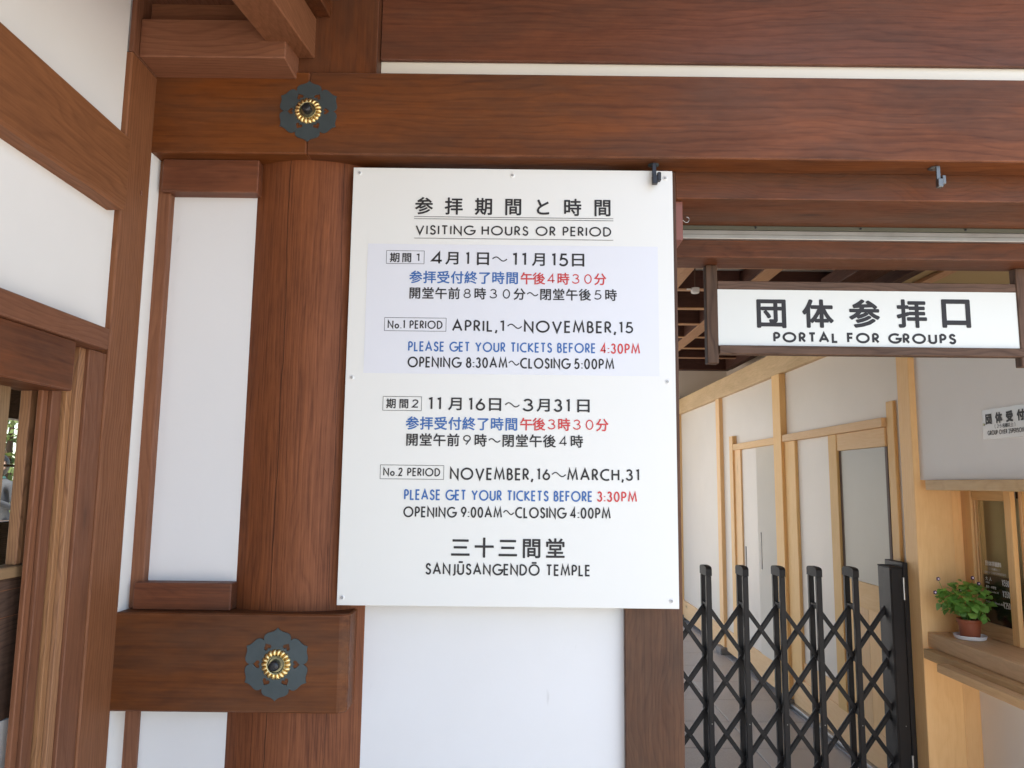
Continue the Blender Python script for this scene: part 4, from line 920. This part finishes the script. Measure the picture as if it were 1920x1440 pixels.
for fx, fz in ((-.138, .187), (.016, .193), (.042, .168), (-.040, .138), (-.155, .128)):
    p = ctr + Vector((fx, -.02, fz - .0)); 
    link('stem', tube([(fx * .55, 0, .05), (fx * .85, -.01, fz * .75), (fx, -.017, fz)], .0009, 5), LEAF, pp, ctr)
    f = link('flower', fm, None, pp, p); th = link('flower_throat', tm_, None, f, p + Vector((0, -.001, 0)))

# ------------------------------------------------------------ garden and visitor set outside in place of the window reflection
def tree(x, y, h, r, label, seed):
    rg = random.Random(seed); t = thing('reflection_tree', label, 'tree', (x, y, 0), 'trees in the garden behind the barred window')
    link('trunk', tube([(0, 0, 0), (.05, .02, h * .3), (-.03, .05, h * .6), (.02, 0, h * .8)], [.09, .07, .05, .02], 8), DRK['Z'], t, (x, y, 0))
    bm = bmesh.new()
    for _ in range(2600):
        d = Vector((rg.gauss(0, 1), rg.gauss(0, 1), rg.gauss(0, 1))).normalized() * (rg.random() ** .4)
        p = Vector((d.x * r, d.y * r, h * .55 + d.z * h * .45)); cl = math.sin(p.x * 5 + seed) + math.sin(p.z * 6) + math.sin(p.y * 5)
        if cl < -.5: continue
        u = Vector((rg.gauss(0, 1), rg.gauss(0, 1), rg.gauss(0, 1))).normalized(); v = u.orthogonal().normalized(); s_ = rg.uniform(.04, .09)
        bm.faces.new([bm.verts.new(p + u * s_), bm.verts.new(p + v * s_ * .5), bm.verts.new(p - u * s_), bm.verts.new(p - v * s_ * .5)])
    cr = link('crown', bm_mesh(bm, 'crown'), GARD, t, (x, y, 0))
tree(-6.9, 10.6, 3.0, 1.3, 'leafy sunlit tree standing in for reflected greenery behind the person', 1)
tree(-8.8, 10.2, 3.4, 1.4, 'broad sunlit tree standing in for reflected greenery at the left edge of the window gap', 2)
tree(-5.6, 12.6, 3.2, 1.3, 'farther leafy tree standing in for reflected greenery to the right', 3)

def person():
    P0 = Vector((-5.74, 8.7, 0.115)); t = thing('person', 'person in a dark jacket with a white face mask holding a cream bag, standing in for a window reflection', 'person', P0)
    J = {'pel': (0, 0, .88, .13, .10), 'ch': (0, 0, 1.12, .14, .10), 'sh': (0, .0, 1.30, .11, .085), 'nk': (0, 0, 1.38, .05, .05),
         'lh': (-.09, 0, .84, .09, .09), 'lk': (-.10, -.01, .47, .06, .06), 'la': (-.10, .02, -.03, .045, .045), 'lf': (-.11, -.13, -.08, .04, .03),
         'rh': (.09, 0, .84, .09, .09), 'rk': (.10, -.01, .47, .06, .06), 'ra': (.10, .02, -.03, .045, .045), 'rf': (.11, -.13, -.08, .04, .03),
         'ls': (-.17, 0, 1.28, .06, .06), 'le': (-.21, .0, 1.03, .045, .045), 'lw': (-.12, -.20, 1.12, .032, .03),
         'rs': (.17, 0, 1.28, .06, .06), 're': (.21, .0, 1.03, .045, .045), 'rw': (.12, -.20, 1.12, .032, .03)}
    E = [('pel', 'ch'), ('ch', 'sh'), ('sh', 'nk'), ('pel', 'lh'), ('lh', 'lk'), ('lk', 'la'), ('la', 'lf'), ('pel', 'rh'), ('rh', 'rk'), ('rk', 'ra'), ('ra', 'rf'),
         ('sh', 'ls'), ('ls', 'le'), ('le', 'lw'), ('sh', 'rs'), ('rs', 're'), ('re', 'rw')]
    def skin(verts, rad, edges, root, mat, name, lvl=2):
        me = bpy.data.meshes.new(name); me.from_pydata(verts, edges, []); o = bpy.data.objects.new(name, me); COL.objects.link(o)
        md = o.modifiers.new('s', 'SKIN'); md.use_smooth_shade = True; sb = o.modifiers.new('d', 'SUBSURF'); sb.levels = sb.render_levels = lvl
        for i, r in enumerate(rad): me.skin_vertices[0].data[i].radius = r; me.skin_vertices[0].data[i].use_root = (i == root)
        dg = bpy.context.evaluated_depsgraph_get(); nm = bpy.data.meshes.new_from_object(o.evaluated_get(dg)); bpy.data.objects.remove(o)
        nm.materials.clear(); return link(name, nm, mat, t, P0)
    ks = list(J); skin([J[k][:3] for k in ks], [J[k][3:] for k in ks], [(ks.index(a), ks.index(b)) for a, b in E], 0, CLOTH, 'body')
    for s in (-1, 1):   # hands: palm and five fingers, curled round the bag handle
        vs, rd, ed = [(s * .12, -.18, .98), (s * .105, -.215, .965), (s * .10, -.24, .95)], [(.025, .02), (.03, .018), (.03, .014)], [(0, 1), (1, 2)]
        for f, (dx, l) in enumerate(((-.024, .85), (-.008, 1.0), (.008, .95), (.024, .75))):
            b = len(vs); vs += [(s * .10 + dx, -.262, .94), (s * .10 + dx, -.272, .94 - .024 * l), (s * .10 + dx, -.256, .94 - .042 * l)]; rd += [(.008, .008)] * 3; ed += [(2, b), (b, b + 1), (b + 1, b + 2)]
        b = len(vs); vs += [(s * .10 - s * .035, -.225, .945), (s * .10 - s * .04, -.245, .925)]; rd += [(.009, .009)] * 2; ed += [(1, b), (b, b + 1)]
        vs = [(x, y - .02, z + .14) for x, y, z in vs]
        skin(vs, rd, ed, 0, SKIN, 'hand', 1)
    bm = bmesh.new(); bmesh.ops.create_uvsphere(bm, u_segments=28, v_segments=20, radius=1)
    for v in bm.verts:
        x, y, z = v.co; w_ = .074 * (1 - .16 * max(0, -z)); v.co = Vector((x * w_, y * .092, z * .115))
        if y < -.6 and abs(x) < .25 and -.25 < z < .15: v.co.y -= .014          # nose
        if y < -.5 and .05 < z < .3 and .2 < abs(x) < .6: v.co.y += .007         # eye sockets
    hd = link('head', bm_mesh(bm, 'head', 180), SKIN, t, P0 + Vector((0, -.015, 1.505)))
    bm = bmesh.new(); bmesh.ops.create_uvsphere(bm, u_segments=24, v_segments=16, radius=1)
    for v in bm.verts: v.co = Vector((v.co.x * .084, v.co.y * .10 + .012, v.co.z * .125))
    for v in list(bm.verts):
        if v.co.y < -.035 and v.co.z < .045: bm.verts.remove(v)
    link('hair', bm_mesh(bm, 'hair', 180), HAIR, hd, P0 + Vector((0, -.005, 1.515)))
    bm = bmesh.new(); rows = []
    for z in (-.085, -.05, -.015, .012):
        rows.append([bm.verts.new((.072 * math.sin(a * .1745), -.101 * math.cos(a * .1745) - .006, z)) for a in range(-7, 8)])
    for a, b in zip(rows, rows[1:]):
        for i in range(14): bm.faces.new((a[i], a[i + 1], b[i + 1], b[i]))
    link('face_mask', bm_mesh(bm, 'face_mask', 180), MASK, hd, P0 + Vector((0, -.015, 1.50)))
    for s in (-1, 1):
        link('eye', lathe([(.009, 0), (.007, .003), (0, .004)], 10, 'Y'), KNOB, hd, P0 + Vector((s * .03, -.098, 1.525)))
    link('collar', lathe([(.075, 0), (.066, .03), (.055, .05), (.05, .05)], 20), COLLAR, t, P0 + Vector((0, 0, 1.345)))
    bg_ = thing('bag', 'cream coloured flat canvas bag held by the person in front', 'bag', P0 + Vector((.05, -.29, 1.07)))
    bm = bmesh.new(); add_box(bm, -.17, .17, -.035, .035, -.38, -.02); bmesh.ops.bevel(bm, geom=bm.edges[:], offset=.02, segments=2, affect='EDGES')
    link('bag_body', bm_mesh(bm, 'bag', 50), BAGM, bg_, P0 + Vector((.05, -.30, 1.07)))
    link('bag_handle', tube([(-.07, 0, -.03), (-.06, 0, .0), (.0, .0, .012), (.06, 0, 0), (.07, 0, -.03)], .007, 6), BAGM, bg_, P0 + Vector((.05, -.282, 1.055)))
person()
